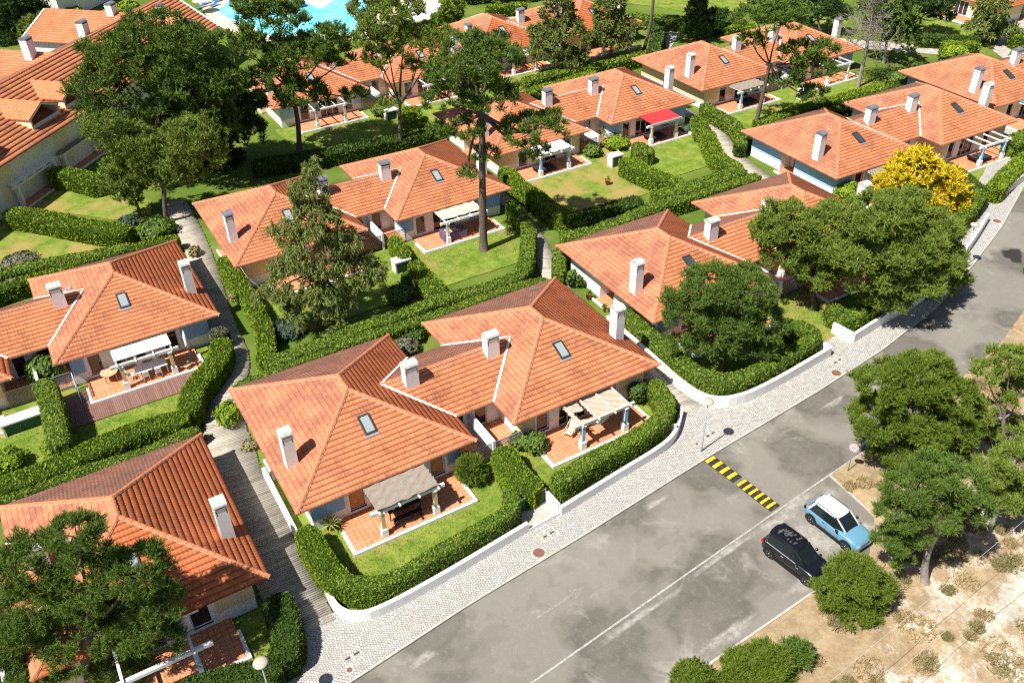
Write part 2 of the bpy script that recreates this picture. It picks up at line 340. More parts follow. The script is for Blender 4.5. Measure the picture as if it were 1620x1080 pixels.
class MB:
    def __init__(s): s.v = []; s.f = []; s.m = []; s.mats = []; s.sm = []
    def mi(s, mat):
        if mat not in s.mats: s.mats.append(mat)
        return s.mats.index(mat)
    def add(s, verts, faces, mat, smooth=False):
        o = len(s.v); s.v += [tuple(map(float, p)) for p in verts]; k = s.mi(mat)
        for f in faces: s.f.append(tuple(i + o for i in f)); s.m.append(k); s.sm.append(smooth)
        return s
    def box(s, x0, x1, y0, y1, z0, z1, mat, rot=0, piv=None):
        vs = [(x, y, z) for z in (z0, z1) for x, y in ((x0, y0), (x1, y0), (x1, y1), (x0, y1))]
        if rot:
            px, py = piv if piv else ((x0 + x1) / 2, (y0 + y1) / 2); c, n = math.cos(rot), math.sin(rot)
            vs = [(px + (x - px) * c - (y - py) * n, py + (x - px) * n + (y - py) * c, z) for x, y, z in vs]
        return s.add(vs, [(3, 2, 1, 0), (4, 5, 6, 7), (0, 1, 5, 4), (1, 2, 6, 5), (2, 3, 7, 6), (3, 0, 4, 7)], mat)
    def bar(s, p, q, w, h, mat, up=(0, 0, 1)):
        p, q = Vector(p), Vector(q); d = (q - p).normalized(); u = Vector(up); sd = d.cross(u)
        if sd.length < 1e-4: sd = d.cross(Vector((1, 0, 0)))
        sd.normalize(); u = sd.cross(d).normalized(); vs = []
        for a in (p, q):
            for i, j in ((-1, -1), (1, -1), (1, 1), (-1, 1)): vs.append(a + sd * (w / 2 * i) + u * (h / 2 * j))
        return s.add(vs, [(0, 1, 2, 3), (7, 6, 5, 4), (0, 4, 5, 1), (1, 5, 6, 2), (2, 6, 7, 3), (3, 7, 4, 0)], mat)
    def tube(s, pts, rad, mat, n=8, smooth=True, cap=True):
        pts = [Vector(p) for p in pts]; rad = rad if hasattr(rad, '__len__') else [rad] * len(pts); vs = []; u = None
        for i, p in enumerate(pts):
            d = (pts[min(i + 1, len(pts) - 1)] - pts[max(i - 1, 0)]).normalized()
            if u is None: u = d.cross(Vector((0, 0, 1)) if abs(d.z) < .9 else Vector((1, 0, 0))).normalized()
            else: u = (u - d * u.dot(d)).normalized()
            v = d.cross(u)
            for k in range(n):
                a = 2 * math.pi * k / n; vs.append(p + (u * math.cos(a) + v * math.sin(a)) * rad[i])
        fs = [(i * n + k, i * n + (k + 1) % n, (i + 1) * n + (k + 1) % n, (i + 1) * n + k) for i in range(len(pts) - 1) for k in range(n)]
        s.add(vs, fs, mat, smooth)
        if cap:
            o = len(s.v) - len(vs)
            s.f.append(tuple(o + k for k in reversed(range(n)))); s.m.append(s.mi(mat)); s.sm.append(False)
            s.f.append(tuple(o + (len(pts) - 1) * n + k for k in range(n))); s.m.append(s.mi(mat)); s.sm.append(False)
        return s
    def lathe(s, prof, mat, n=16, c=(0, 0, 0), smooth=True):
        vs = [(c[0] + r * math.cos(2 * math.pi * k / n), c[1] + r * math.sin(2 * math.pi * k / n), c[2] + z) for r, z in prof for k in range(n)]
        fs = [(i * n + k, i * n + (k + 1) % n, (i + 1) * n + (k + 1) % n, (i + 1) * n + k) for i in range(len(prof) - 1) for k in range(n)]
        return s.add(vs, fs, mat, smooth)
    def prism(s, poly, z0, z1, mat):
        n = len(poly); A = sum(poly[i][0] * poly[(i + 1) % n][1] - poly[(i + 1) % n][0] * poly[i][1] for i in range(n))
        if A < 0: poly = poly[::-1]
        vs = [(x, y, z0) for x, y in poly] + [(x, y, z1) for x, y in poly]
        return s.add(vs, [tuple(range(n, 2 * n)), tuple(reversed(range(n)))] + [(i, (i + 1) % n, n + (i + 1) % n, n + i) for i in range(n)], mat)
    def mirror(s, c):
        s.v = [(c - x, y, z) for x, y, z in s.v]; s.f = [tuple(reversed(f)) for f in s.f]; return s
    def mesh(s, name):
        me = bpy.data.meshes.new(name); me.from_pydata(s.v, [], s.f)
        for mm in s.mats: me.materials.append(MATS[mm])
        me.polygons.foreach_set('material_index', s.m); me.polygons.foreach_set('use_smooth', s.sm); me.update()
        return me
    def build(s, name, parent=None, loc=None, rz=0): return link(name, s.mesh(name), parent, loc, rz)
def link(name, me, parent=None, loc=None, rz=0):
    o = bpy.data.objects.new(name, me); COL.objects.link(o)
    if parent: o.parent = parent
    if loc is not None: o.location = loc
    if rz: o.rotation_euler = (0, 0, rz)
    return o
def empty(name, loc=(0, 0, 0), rz=0):
    o = link(name, None, None, tuple(map(float, loc)), rz); o.empty_display_size = .3; return o
def tag(o, label, cat, group=None, kind=None):
    if label: o['label'] = label
    if cat: o['category'] = cat
    if group: o['group'] = group
    if kind: o['kind'] = kind
    return o
def struct(o): o['kind'] = 'structure'; return o
def hsh(P, k):
    """smooth cheap 3-D noise in about -1..1"""
    x, y, z = P[:, 0], P[:, 1], P[:, 2]
    return (np.sin(x * 1.7 * k + y * .9 * k + 1.3) * np.cos(y * 1.3 * k - z * 1.9 * k + .7) + np.sin(z * 2.3 * k + x * 1.1 * k + 2.1) * np.cos(x * 2.9 * k - y * 2.1 * k)) * .5
def unit(a): return a / np.maximum(np.linalg.norm(a, axis=-1, keepdims=True), 1e-9)
def leaves(P, N, size, elong=1.0, up=0., spread=.8):
    """flat leaves (quads) at P around normals N; returns verts, faces"""
    n = len(P); d = unit(N + rng.normal(0, spread, (n, 3)) * .7 + np.array([0, 0, up]))
    t = unit(np.cross(d, rng.normal(0, 1, (n, 3)))); b = np.cross(d, t)
    if elong > 1.5: t, b = unit(d + rng.normal(0, .25, (n, 3))), t      # long leaves point outward
    sz = size * rng.uniform(.6, 1.35, (n, 1)); a = t * sz * elong; c = b * sz
    Vv = np.stack([P - a, P - c * .9, P + a, P + c * .9], 1).reshape(-1, 3)
    return Vv, np.arange(4 * n).reshape(n, 4)
def blades(P, D, k, length, width, spread=.6, stem=0.):
    """k needle-like triangles from each point P about direction D"""
    n = len(P); D = unit(D); P = np.repeat(P, k, 0); D = np.repeat(D, k, 0); m_ = n * k
    if stem: P = P + D * stem * (rng.random((m_, 1)) - .35)
    d = unit(D + rng.normal(0, spread, (m_, 3))); s = unit(np.cross(d, rng.normal(0, 1, (m_, 3))))
    L = length * rng.uniform(.65, 1.25, (m_, 1)); w_ = width * rng.uniform(.7, 1.3, (m_, 1))
    Vv = np.stack([P + s * w_ * .5 - d * L * .15, P - s * w_ * .5 - d * L * .15, P + d * L], 1).reshape(-1, 3)
    return Vv, np.arange(3 * m_).reshape(m_, 3)
# ---------------------------------------------------------------- the duplex houses
HB, HA, RISE = 12.15, 13.68, 2.70           # width along the street, depth, rise of the hipped roof
RY0, RY1 = 6.08, 7.71; RX = HB / 2; SLP = RISE / RX
DX = 27.01                                  # width of the whole duplex
SEG, DV, HST = 4, .33, .045
def tiles(org, U, Vd, slope, vmax, uL, uR, mir=None):
    """courses of ribbed tiles on one roof slope: real steps and ribs"""
    V_, F_, UV_ = [], [], []; nr = int(math.ceil(vmax / DV)); cnt = 0
    ulo = min(uL(0), uL(vmax)); uhi = max(uR(0), uR(vmax)); st = .22 / SEG
    for j in range(nr):
        v0 = j * DV - (.03 if j else 0); v1 = min((j + 1) * DV, vmax)
        a = min(uL(v0), uL(v1)); b = max(uR(v0), uR(v1))
        k0, k1 = math.floor(a / st), math.ceil(b / st); us = np.arange(k0, k1 + 1) * st
        off = .11 * 0
        rib = .030 * (.5 + .5 * np.cos(2 * np.pi * (us / .22))) ** 1.5
        ub = np.clip(us, uL(v0), uR(v0)); ut = np.clip(us, uL(v1), uR(v1)); n = len(us)
        def P(u, v, h): return np.outer(u, U) + np.outer(np.full(n, v), Vd) + np.outer(v * slope + h, [0, 0, 1]) + org
        low = P(ub, v0, np.zeros(n) - .01); bot = P(ub, v0, rib + HST); top = P(ut, v1, rib + .004)
        V_ += [low, bot, top]
        UV_ += [np.stack([us, np.full(n, j * .33 + .002)], 1), np.stack([us, np.full(n, j * .33 + .004)], 1), np.stack([us, np.full(n, (j + 1) * .33 - .004)], 1)]
        i = np.arange(n - 1); o = cnt
        F_.append(np.stack([o + i, o + i + 1, o + n + i + 1, o + n + i], 1)); F_.append(np.stack([o + n + i, o + n + i + 1, o + 2 * n + i + 1, o + 2 * n + i], 1))
        cnt += 3 * n
    return np.concatenate(V_), np.concatenate(F_), np.concatenate(UV_)
def X(*a): return np.array(a, float)
def hip_slopes():
    z0 = X(0, 0, EA)
    fr = tiles(z0, X(1, 0, 0), X(0, 1, 0), RISE / RY0, RY0, lambda v: v * RX / RY0, lambda v: HB - v * RX / RY0)
    bk = tiles(X(HB, HA, EA), X(-1, 0, 0), X(0, -1, 0), RISE / (HA - RY1), HA - RY1, lambda v: v * RX / (HA - RY1), lambda v: HB - v * RX / (HA - RY1))
    lf = tiles(X(0, HA, EA), X(0, -1, 0), X(1, 0, 0), SLP, RX, lambda v: v * (HA - RY1) / RX, lambda v: HA - v * RY0 / RX)
    rt = tiles(X(HB, 0, EA), X(0, 1, 0), X(-1, 0, 0), SLP, RX, lambda v: v * RY0 / RX, lambda v: HA - v * (HA - RY1) / RX)
    return [(fr, 0), (bk, 1), (lf, 0), (rt, 2)]
def merge_slopes(name, sl, mats, mir=None):
    V_, G_, UV_ = [], [], []; o = 0
    for (v, f, uv), k in sl:
        if mir is not None: v = v * [-1, 1, 1] + [mir, 0, 0]; f = f[:, ::-1]
        V_.append(v); G_.append((f + o, k)); UV_.append(uv); o += len(v)
    return np_mesh(name, np.concatenate(V_), G_, mats, np.concatenate(UV_))
def caps(mb, p, q, r=.125, mat='ridge_tile'):
    p, q = Vector(p), Vector(q); L = (q - p).length; n = max(2, int(L / .40)); d = (q - p) / n
    sd = d.cross(Vector((0, 0, 1))).normalized(); up = sd.cross(d).normalized()
    mb.bar(p + up * .01, q + up * .01, .27, .10, 'ridge_mortar')
    for i in range(n):
        a, b = p + d * i, p + d * (i + 1.12); vs = []
        for c, rr in ((a, r * 1.14), (b, r * .92)):
            for k in range(6):
                t = math.pi * k / 5; vs.append(c + sd * math.cos(t) * rr + up * (math.sin(t) * rr * .9 + .035))
        mb.add(vs, [(k, k + 1, 7 + k, 6 + k) for k in range(5)] + [(5, 4, 3, 2, 1, 0)], mat)
CONX0, CONX1, CY0, CYR, CY1 = 12.15, 8.55, 2.75, 6.55, 10.35
CZE = 2.62; CZR = CZE + (CYR - CY0) * SLP
CACHE = {}
def cached(key, fn):
    if key not in CACHE: CACHE[key] = fn()
    return CACHE[key]
def chimney_mb(x0, x1, y0, y1, zb, zt, cap):
    mb = MB(); mb.box(x0, x1, y0, y1, zb, zt, 'chimney_white'); mb.box(x0 - .03, x1 + .03, y0 - .03, y1 + .03, zt, zt + .05, 'chimney_white')
    # barrel cap, axis along x, closed ends; slots under its front edge
    n = 10; vs = []; yc = (y0 + y1) / 2; ry = (y1 - y0) / 2 + .05; rz = .30
    for x in (x0 - .04, x1 + .04):
        for k in range(n + 1):
            t = math.pi * k / n; vs.append((x, yc - math.cos(t) * ry, zt + .17 + math.sin(t) * rz))
    fs = [(k, k + 1, n + 2 + k, n + 1 + k) for k in range(n)] + [tuple(reversed(range(n + 1))), tuple(range(n + 1, 2 * n + 2)), (0, n + 1, 2 * n + 1, n)]
    mb.add(vs, fs, cap)
    mb.box(x0 + .03, x1 - .03, y0 + .06, y1 - .06, zt + .05, zt + .18, 'black')
    for x in (x0, x1 - .08): mb.box(x, x + .08, y0, y1, zt + .05, zt + .17, 'chimney_white')
    for x in (x0 + .06, x1 - .12):
        mb.box(x, x + .045, y0 - .006, y0 + .02, zt - .42, zt - .02, 'dark_metal'); mb.box(x, x + .045, y1 - .02, y1 + .006, zt - .42, zt - .02, 'dark_metal')
    return mb
def skylight(o, mir, roof, yaw_dummy=0, glass='sky_glass', side='F'):
    fr = MB(); gl = MB(); s = RISE / RY0; cx = 6.18 if side == 'F' else 3.7; y0, y1 = 2.86, 4.14
    def pt(x, y, h): return (x, y - h * .40, EA + y * s + h * .91)
    def slab(mb, x0, x1, a, b, h0, h1, m):
        vs = [pt(x, y, h) for h in (h0, h1) for x, y in ((x0, a), (x1, a), (x1, b), (x0, b))]
        mb.add(vs, [(3, 2, 1, 0), (4, 5, 6, 7), (0, 1, 5, 4), (1, 2, 6, 5), (2, 3, 7, 6), (3, 0, 4, 7)], m)
    w_ = .38
    slab(fr, cx - w_, cx - w_ + .09, y0, y1, 0, .16, 'dark_metal'); slab(fr, cx + w_ - .09, cx + w_, y0, y1, 0, .16, 'dark_metal')
    slab(fr, cx - w_ + .09, cx + w_ - .09, y0, y0 + .10, 0, .16, 'dark_metal'); slab(fr, cx - w_ + .09, cx + w_ - .09, y1 - .10, y1, 0, .16, 'dark_metal')
    slab(fr, cx - w_ - .1, cx + w_ + .1, y0 - .17, y0 - .002, 0, .065, 'grey_metal')
    slab(gl, cx - w_ + .09, cx + w_ - .09, y0 + .10, y1 - .10, .05, .11, glass)
    if mir: fr.mirror(DX); gl.mirror(DX)
    fr.build('skylight', roof); return gl, roof
def window(o, x0, x1, z0, z1, y, mir, parent, curtain=None, split=1, dark=False):
    f = MB(); t = .07
    f.box(x0, x1, y + .10, y + .16, z1 - t, z1, 'white'); f.box(x0, x1, y + .10, y + .16, z0, z0 + t, 'white')
    for i in range(split + 1):
        c = x0 + (x1 - x0 - t) * i / split; f.box(c, c + t, y + .10, y + .16, z0 + t, z1 - t, 'white')
    for a in (x0 - .16, x1): f.box(a, a + .16, y - .035, y + .0, z0 - .1, z1 + .12, 'white')      # white surround
    f.box(x0, x1, y - .035, y + .0, z1, z1 + .12, 'white')
    if z0 > .25: f.box(x0 - .2, x1 + .2, y - .09, y + .09, z0 - .1, z0, 'white')
    g = MB(); g.box(x0 + t, x1 - t, y + .125, y + .14, z0 + t, z1 - t, 'glass')
    if curtain: g.box(x0 + .1, x1 - (x1 - x0) * .12, y + .118, y + .1249, z0 + .12, z1 - .1, curtain)
    if mir: f.mirror(DX); g.mirror(DX)
    fo = f.build('door' if z0 < .25 else 'window', parent); g.build('pane', fo)
def unit_house(o, k, mir, st):
    """one half of the duplex; local coordinates, mirrored about the middle for the right one"""
    pt = st['paint']; base = 'white'; M_ = lambda mb: mb.mirror(DX) if mir else mb
    y0, y1, x0, x1 = .65, 12.75, 1.0, 11.15; T = .22; zt = EA - .13; re0, re1, rx = 6.4, 8.3, 1.5
    side = st.get('side', pt)
    def walls():
        mb = MB(); ops = [(3.4, 4.5, .45, 2.15), (5.9, 8.2, .16, 2.2), (9.0, 10.0, .45, 2.15)]; c = x0
        for a, b, s, h in ops:
            mb.box(c, a, y0, y0 + T, 0, zt, base); mb.box(a, b, y0, y0 + T, 0, s, base); mb.box(a, b, y0, y0 + T, h, zt, base); c = b
        mb.box(c, x1, y0, y0 + T, 0, zt, base)
        for a, b in ((y0 + T, re0), (re1, y1 - T)): mb.box(x0, x0 + T, a, b, 0, zt, base)
        mb.box(x0 + T, x0 + rx, re0 - T, re0, 0, zt, base); mb.box(x0 + T, x0 + rx, re1, re1 + T, 0, zt, base); mb.box(x0 + rx, x0 + rx + T, re0, re1, 0, zt, base)
        mb.box(x0, x1, y1 - T, y1, 0, zt, base)
        mb.box(x1 - T, x1, y0 + T, y1 - T, 0, zt, base)
        mb.box(x0 + 1.8, x1 - .4, 3.6, 3.7, .02, zt, 'interior')
        p = .02
        if pt:
            for a, b in ((x0 - p, 3.12), (4.75, 5.62), (10.24, x1 + p)): mb.box(a, b, y0 - p, y0, .95, zt - .02, pt if not (st.get('mid') and a == 4.75) else st['mid'])
            mb.box(x1, x1 + p, y0, 3.4, .95, zt - .02, pt)
        if side != 'white' and side:
            for a, b in ((y0, re0 - .02), (re1 + .02, y1)): mb.box(x0 - p, x0, a, b, .95, zt - .02, side)
            mb.box(x0 - p, x1, y1, y1 + p, .95, zt - .02, side)
        return M_(mb).mesh('wall')
    link('wall', cached(('wall', mir, pt, side, st.get('mid')), walls), o)
    def door():
        mb = MB(); mb.box(x0 + rx - .06, x0 + rx - .02, re0 + .45, re1 - .45, .1, 2.15, 'brown_wood'); mb.box(x0 + rx - .09, x0 + rx - .06, re0 + .55, re0 + .6, 1.0, 1.12, 'grey_metal')
        return M_(mb).mesh('door')
    link('door', cached(('door', mir), door), o)
    def porch():
        mb = MB(); mb.box(x0 - .6, x0 + rx, re0, re1, 0, .14, 'terrace_tile'); mb.box(x0 - .75, x0 - .6, re0 - .1, re1 + .1, 0, .2, 'white'); return M_(mb).mesh('porch_floor')
    link('porch_floor', cached(('porch', mir), porch), o)
    window(o, 3.4, 4.5, .45, 2.15, y0, mir, o, st.get('cur'))
    window(o, 5.9, 8.2, .16, 2.2, y0, mir, o, None, 3)
    window(o, 9.0, 10.0, .45, 2.15, y0, mir, o, st.get('cur'))
    # roof
    rm = st.get('roof', 'roof_tile'); rl = st.get('roof_left', 'roof_tile_worn')
    key = ('hip', mir, rm, rl)
    def hip():
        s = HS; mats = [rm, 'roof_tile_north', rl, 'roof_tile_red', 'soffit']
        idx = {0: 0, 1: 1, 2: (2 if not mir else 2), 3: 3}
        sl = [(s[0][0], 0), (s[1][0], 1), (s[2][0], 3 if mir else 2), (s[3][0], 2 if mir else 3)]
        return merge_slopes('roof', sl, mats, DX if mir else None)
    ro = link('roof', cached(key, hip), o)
    def eave():
        mb = MB(); mb.box(.12, HB - .12, .12, HA - .12, EA - .13, EA - .03, 'soffit'); return M_(mb).mesh('eave_board')
    link('eave_board', cached(('eave', mir), eave), ro)
    def ridges():
        mb = MB(); z = EA; zr = EA + RISE
        for a, b in (((0.03, 0.03, z), (RX, RY0, zr)), ((HB - .03, .03, z), (RX, RY0, zr)), ((.03, HA - .03, z), (RX, RY1, zr)), ((HB - .03, HA - .03, z), (RX, RY1, zr)), ((RX, RY0 - .1, zr), (RX, RY1 + .1, zr))): caps(mb, a, b)
        return M_(mb).mesh('ridge_tiles')
    link('ridge_tiles', cached(('ridges', mir), ridges), ro)
    link('chimney', cached(('chim', mir, st.get('cap', 'cap_moss')), lambda: M_(chimney_mb(.78, 1.50, 3.42, 4.25, 2.8, 5.52, st.get('cap', 'cap_moss'))).mesh('chimney')), ro)
    gl, r = skylight(o, mir, ro, glass=st.get('sky', 'sky_glass')); gl.build('skylight_pane', ro)
    mb = MB(); 
    for i in range(3): mb.bar((10.1 - .35 * i, 7.9, EA + (HB - 10.1 + .35 * i) * SLP + .08), (10.1 - .35 * i, 8.4, EA + (HB - 10.1 + .35 * i) * SLP + .08), .3, .06, 'grey_metal', up=(SLP, 0, 1))
    if st.get('vent'): (mb.mirror(DX) if mir else mb).build('roof_vent', ro)
    # terrace
    def terr():
        mb = MB(); mb.box(2.5, 10.5, -2.3, y0 - .0, 0, .20, 'terrace_tile'); return M_(mb).mesh('terrace')
    te = link('terrace', cached(('terr', mir), terr), o)
    def tk():
        mb = MB(); mb.box(2.3, 10.7, -2.5, -2.3, 0, .25, 'white'); mb.box(2.3, 2.5, -2.3, -.4, 0, .25, 'white'); mb.box(10.5, 10.7, -2.3, -.4, 0, .25, 'white'); return M_(mb).mesh('terrace_kerb')
    link('terrace_kerb', cached(('tk', mir), tk), te)
HS = hip_slopes()
def lattice_mb(p, q, h, z0=.1, mat='dark_metal', step=.14):
    mb = MB(); p, q = Vector((*p, 0)), Vector((*q, 0)); L = (q - p).length; d = (q - p) / L
    for t in (0, L): mb.bar(p + d * t + Vector((0, 0, z0)), p + d * t + Vector((0, 0, z0 + h)), .06, .06, mat, up=(1, 0, 0))
    for z in (z0, z0 + h): mb.bar(p + Vector((0, 0, z)), q + Vector((0, 0, z)), .05, .05, mat)
    n = int((L + h) / step)
    for i in range(1, n):
        s = i * step
        for sg in (1, -1):
            a0, b0 = (s, 0), (s - h, h)
            ax, az, bx, bz = s, 0, s - h, h
            if ax > L: az += ax - L; ax = L
            if bx < 0: bz += bx; bx = 0
            if bz <= az: continue
            if sg < 0: ax, bx = L - ax, L - bx
            mb.bar(p + d * ax + Vector((0, 0, z0 + az)), p + d * bx + Vector((0, 0, z0 + bz)), .022, .022, mat)
    return mb
def duplex(loc, yaw, L, Rr, label, group='tiled duplex villas of the resort', halves='LR', con=None):
    o = empty('duplex_house', (*loc, 0), R(yaw)); tag(o, label, 'house', group); con = con or L
    if 'L' in halves: unit_house(o, 0, False, L)
    if 'R' in halves: unit_house(o, 1, True, Rr)
    rm = con.get('con_roof', 'roof_tile')
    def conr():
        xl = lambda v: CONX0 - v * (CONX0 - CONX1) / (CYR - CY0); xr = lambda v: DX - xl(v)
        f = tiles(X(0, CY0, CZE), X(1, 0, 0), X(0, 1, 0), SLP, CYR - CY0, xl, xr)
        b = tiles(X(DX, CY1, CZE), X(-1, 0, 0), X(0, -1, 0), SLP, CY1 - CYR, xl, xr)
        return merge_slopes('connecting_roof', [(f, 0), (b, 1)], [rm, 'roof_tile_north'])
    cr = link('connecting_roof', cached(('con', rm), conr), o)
    def rid():
        mb = MB(); caps(mb, (CONX1 - .1, CYR, CZR), (DX - CONX1 + .1, CYR, CZR), .11); return mb.mesh('ridge_tiles')
    link('ridge_tiles', cached('crid', rid), cr)
    def fl():
        mb = MB()
        for sgn in (0, 1):
            for ya in (CY0, CY1):
                p, q = (CONX0 - .04, ya, CZE + .09), (CONX1 - .04, CYR, CZR + .10)
                if sgn: p, q = (DX - p[0], *p[1:]), (DX - q[0], *q[1:])
                mb.bar(p, q, .17, .06, 'flashing')
        mb.box(12.2, DX - 12.2, CY0 + .1, CY1 - .1, CZE - .14, CZE - .03, 'soffit'); return mb.mesh('flashing')
    link('flashing', cached('flash', fl), cr)
    for x0 in (9.95, 16.15):
        kk = con.get('cap', 'cap_moss'); link('chimney', cached(('cc', x0, kk), lambda: chimney_mb(x0, x0 + .95, 5.62, 6.35, 3.5, 5.45, kk).mesh('chimney')), cr)
    def cw():
        mb = MB(); z = CZE - .14
        for a, b in ((11.15, 12.15), (13.1, 13.9), (14.85, 15.86)): mb.box(a, b, 3.7, 3.9, 0, z, 'white')
        for a, b in ((12.15, 13.1), (13.9, 14.85)): mb.box(a, b, 3.7, 3.9, 2.15, z, 'white')
        return mb.mesh('wall')
    link('wall', cached('cw', cw), o); link('rear_wall', cached('cwr', lambda: MB().box(11.15, 15.86, 9.3, 9.5, 0, CZE - .14, 'white').mesh('rear_wall')), o)
    for x0 in (12.15, 13.9):
        mb = MB(); t = .07
        for a in (x0, x0 + .88): mb.box(a, a + t, 3.76, 3.84, .14, 2.15, 'white')
        mb.box(x0 + t, x0 + .88, 3.76, 3.84, 2.08, 2.15, 'white'); mb.box(x0 + t, x0 + .88, 3.76, 3.84, .14, .24, 'white'); mb.box(x0 + t, x0 + .88, 3.79, 3.80, .24, 2.08, 'glass'); mb.build('door', o)
    mb = MB(); mb.box(11.15, 13.40, .6, 3.7, 0, .14, 'terrace_tile'); mb.box(13.6, 15.86, .6, 3.7, 0, .14, 'terrace_tile'); mb.build('courtyard_floor', o)
    mb = MB(); mb.box(13.40, 13.60, .25, 3.7, 0, 1.75, 'white'); pw = mb.build('party_wall', o)
    fn = con.get('fence', 'grey_metal')
    fb = lattice_mb((11.2, .45), (13.38, .45), 1.35, mat=fn); fb.build('lattice_fence', o)
    fb = lattice_mb((13.62, .45), (15.8, .45), 1.35, mat=fn); fb.build('lattice_fence', o)
    return o
def pergola(loc, yaw, mir, style, label, group='pergolas over the villa terraces', sh=0.):
    o = empty('pergola', (*loc, 0), R(yaw)); tag(o, label, 'pergola', group)
    post, beam = style.get('post', 'yellow_paint'), style.get('beam', 'white'); M_ = lambda mb: mb.mirror(DX) if mir else mb
    s_ = sh
    for x in (4.5, 8.0):
        mb = MB(); x += s_
        mb.box(x - .20, x + .20, -2.16, -1.76, .2, .78, 'white'); mb.box(x - .16, x + .16, -2.12, -1.80, .78, .84, 'white')
        mb.box(x - .125, x + .125, -2.09, -1.84, .84, 2.08, post); mb.box(x - .16, x + .16, -2.12, -1.80, 2.08, 2.17, 'white')
        M_(mb).build('post', o)
    mb = MB(); mb.box(3.8 + s_, 8.7 + s_, -2.06, -1.86, 2.17, 2.38, beam); M_(mb).build('beam', o)
    if style.get('rafters', 4):
        n = style.get('rafters', 4)
        for i in range(n):
            x = 4.3 + s_ + 3.9 * i / (n - 1); mb = MB(); mb.bar((x, .60, 2.43), (x, -2.35, 2.43), .10, .11, beam); M_(mb).build('rafter', o)
    cv = style.get('cover')
    if cv:
        # a wavy sheet with thickness, clipped to the depth the photo shows
        nx, ny = 26, 26; xa, xb, ya, yb = 4.2 + s_, 8.3 + s_, style.get('cy1', .30), style.get('cy0', -2.2); top = []
        for j in range(ny):
            for i in range(nx):
                u, v = i / (nx - 1), j / (ny - 1); wv = style.get('wave', .0)
                z = style.get('zc', 2.62) + wv * abs(math.sin(math.pi * v * style.get('folds', 3.0))) * -1 + .02 * math.sin(i * 1.3 + j * .8) * (1 if wv else 0)
                if style.get('ribs'): z += .025 * (i % 2)
                x = xa + (xb - xa) * u + (.04 * math.sin(j * 1.7) if wv else 0); y = ya + (yb - ya) * v + (.05 * math.sin(i * .9) if wv else 0)
                top.append((x, y, z + style.get('rise', 0) * (1 - v)))
        N = nx * ny; vs = top + [(x, y, z - .025) for x, y, z in top]; fs = []
        for j in range(ny - 1):
            for i in range(nx - 1):
                a = j * nx + i
                if style.get('torn') and i > nx * .62 and (j > 12 and j < 22 and i < 23 or (i * 7 + j * 13) % 13 < 3): continue
                fs.append((a, a + nx, a + nx + 1, a + 1)); fs.append((N + a, N + a + 1, N + a + nx + 1, N + a + nx))
        mb = MB(); mb.add(vs, fs, cv)
        if style.get('ribs'): mb.box(xa - .04, xb + .04, yb - .05, yb, 2.5, 2.66, 'white')
        M_(mb).build('cover', o)
    return o
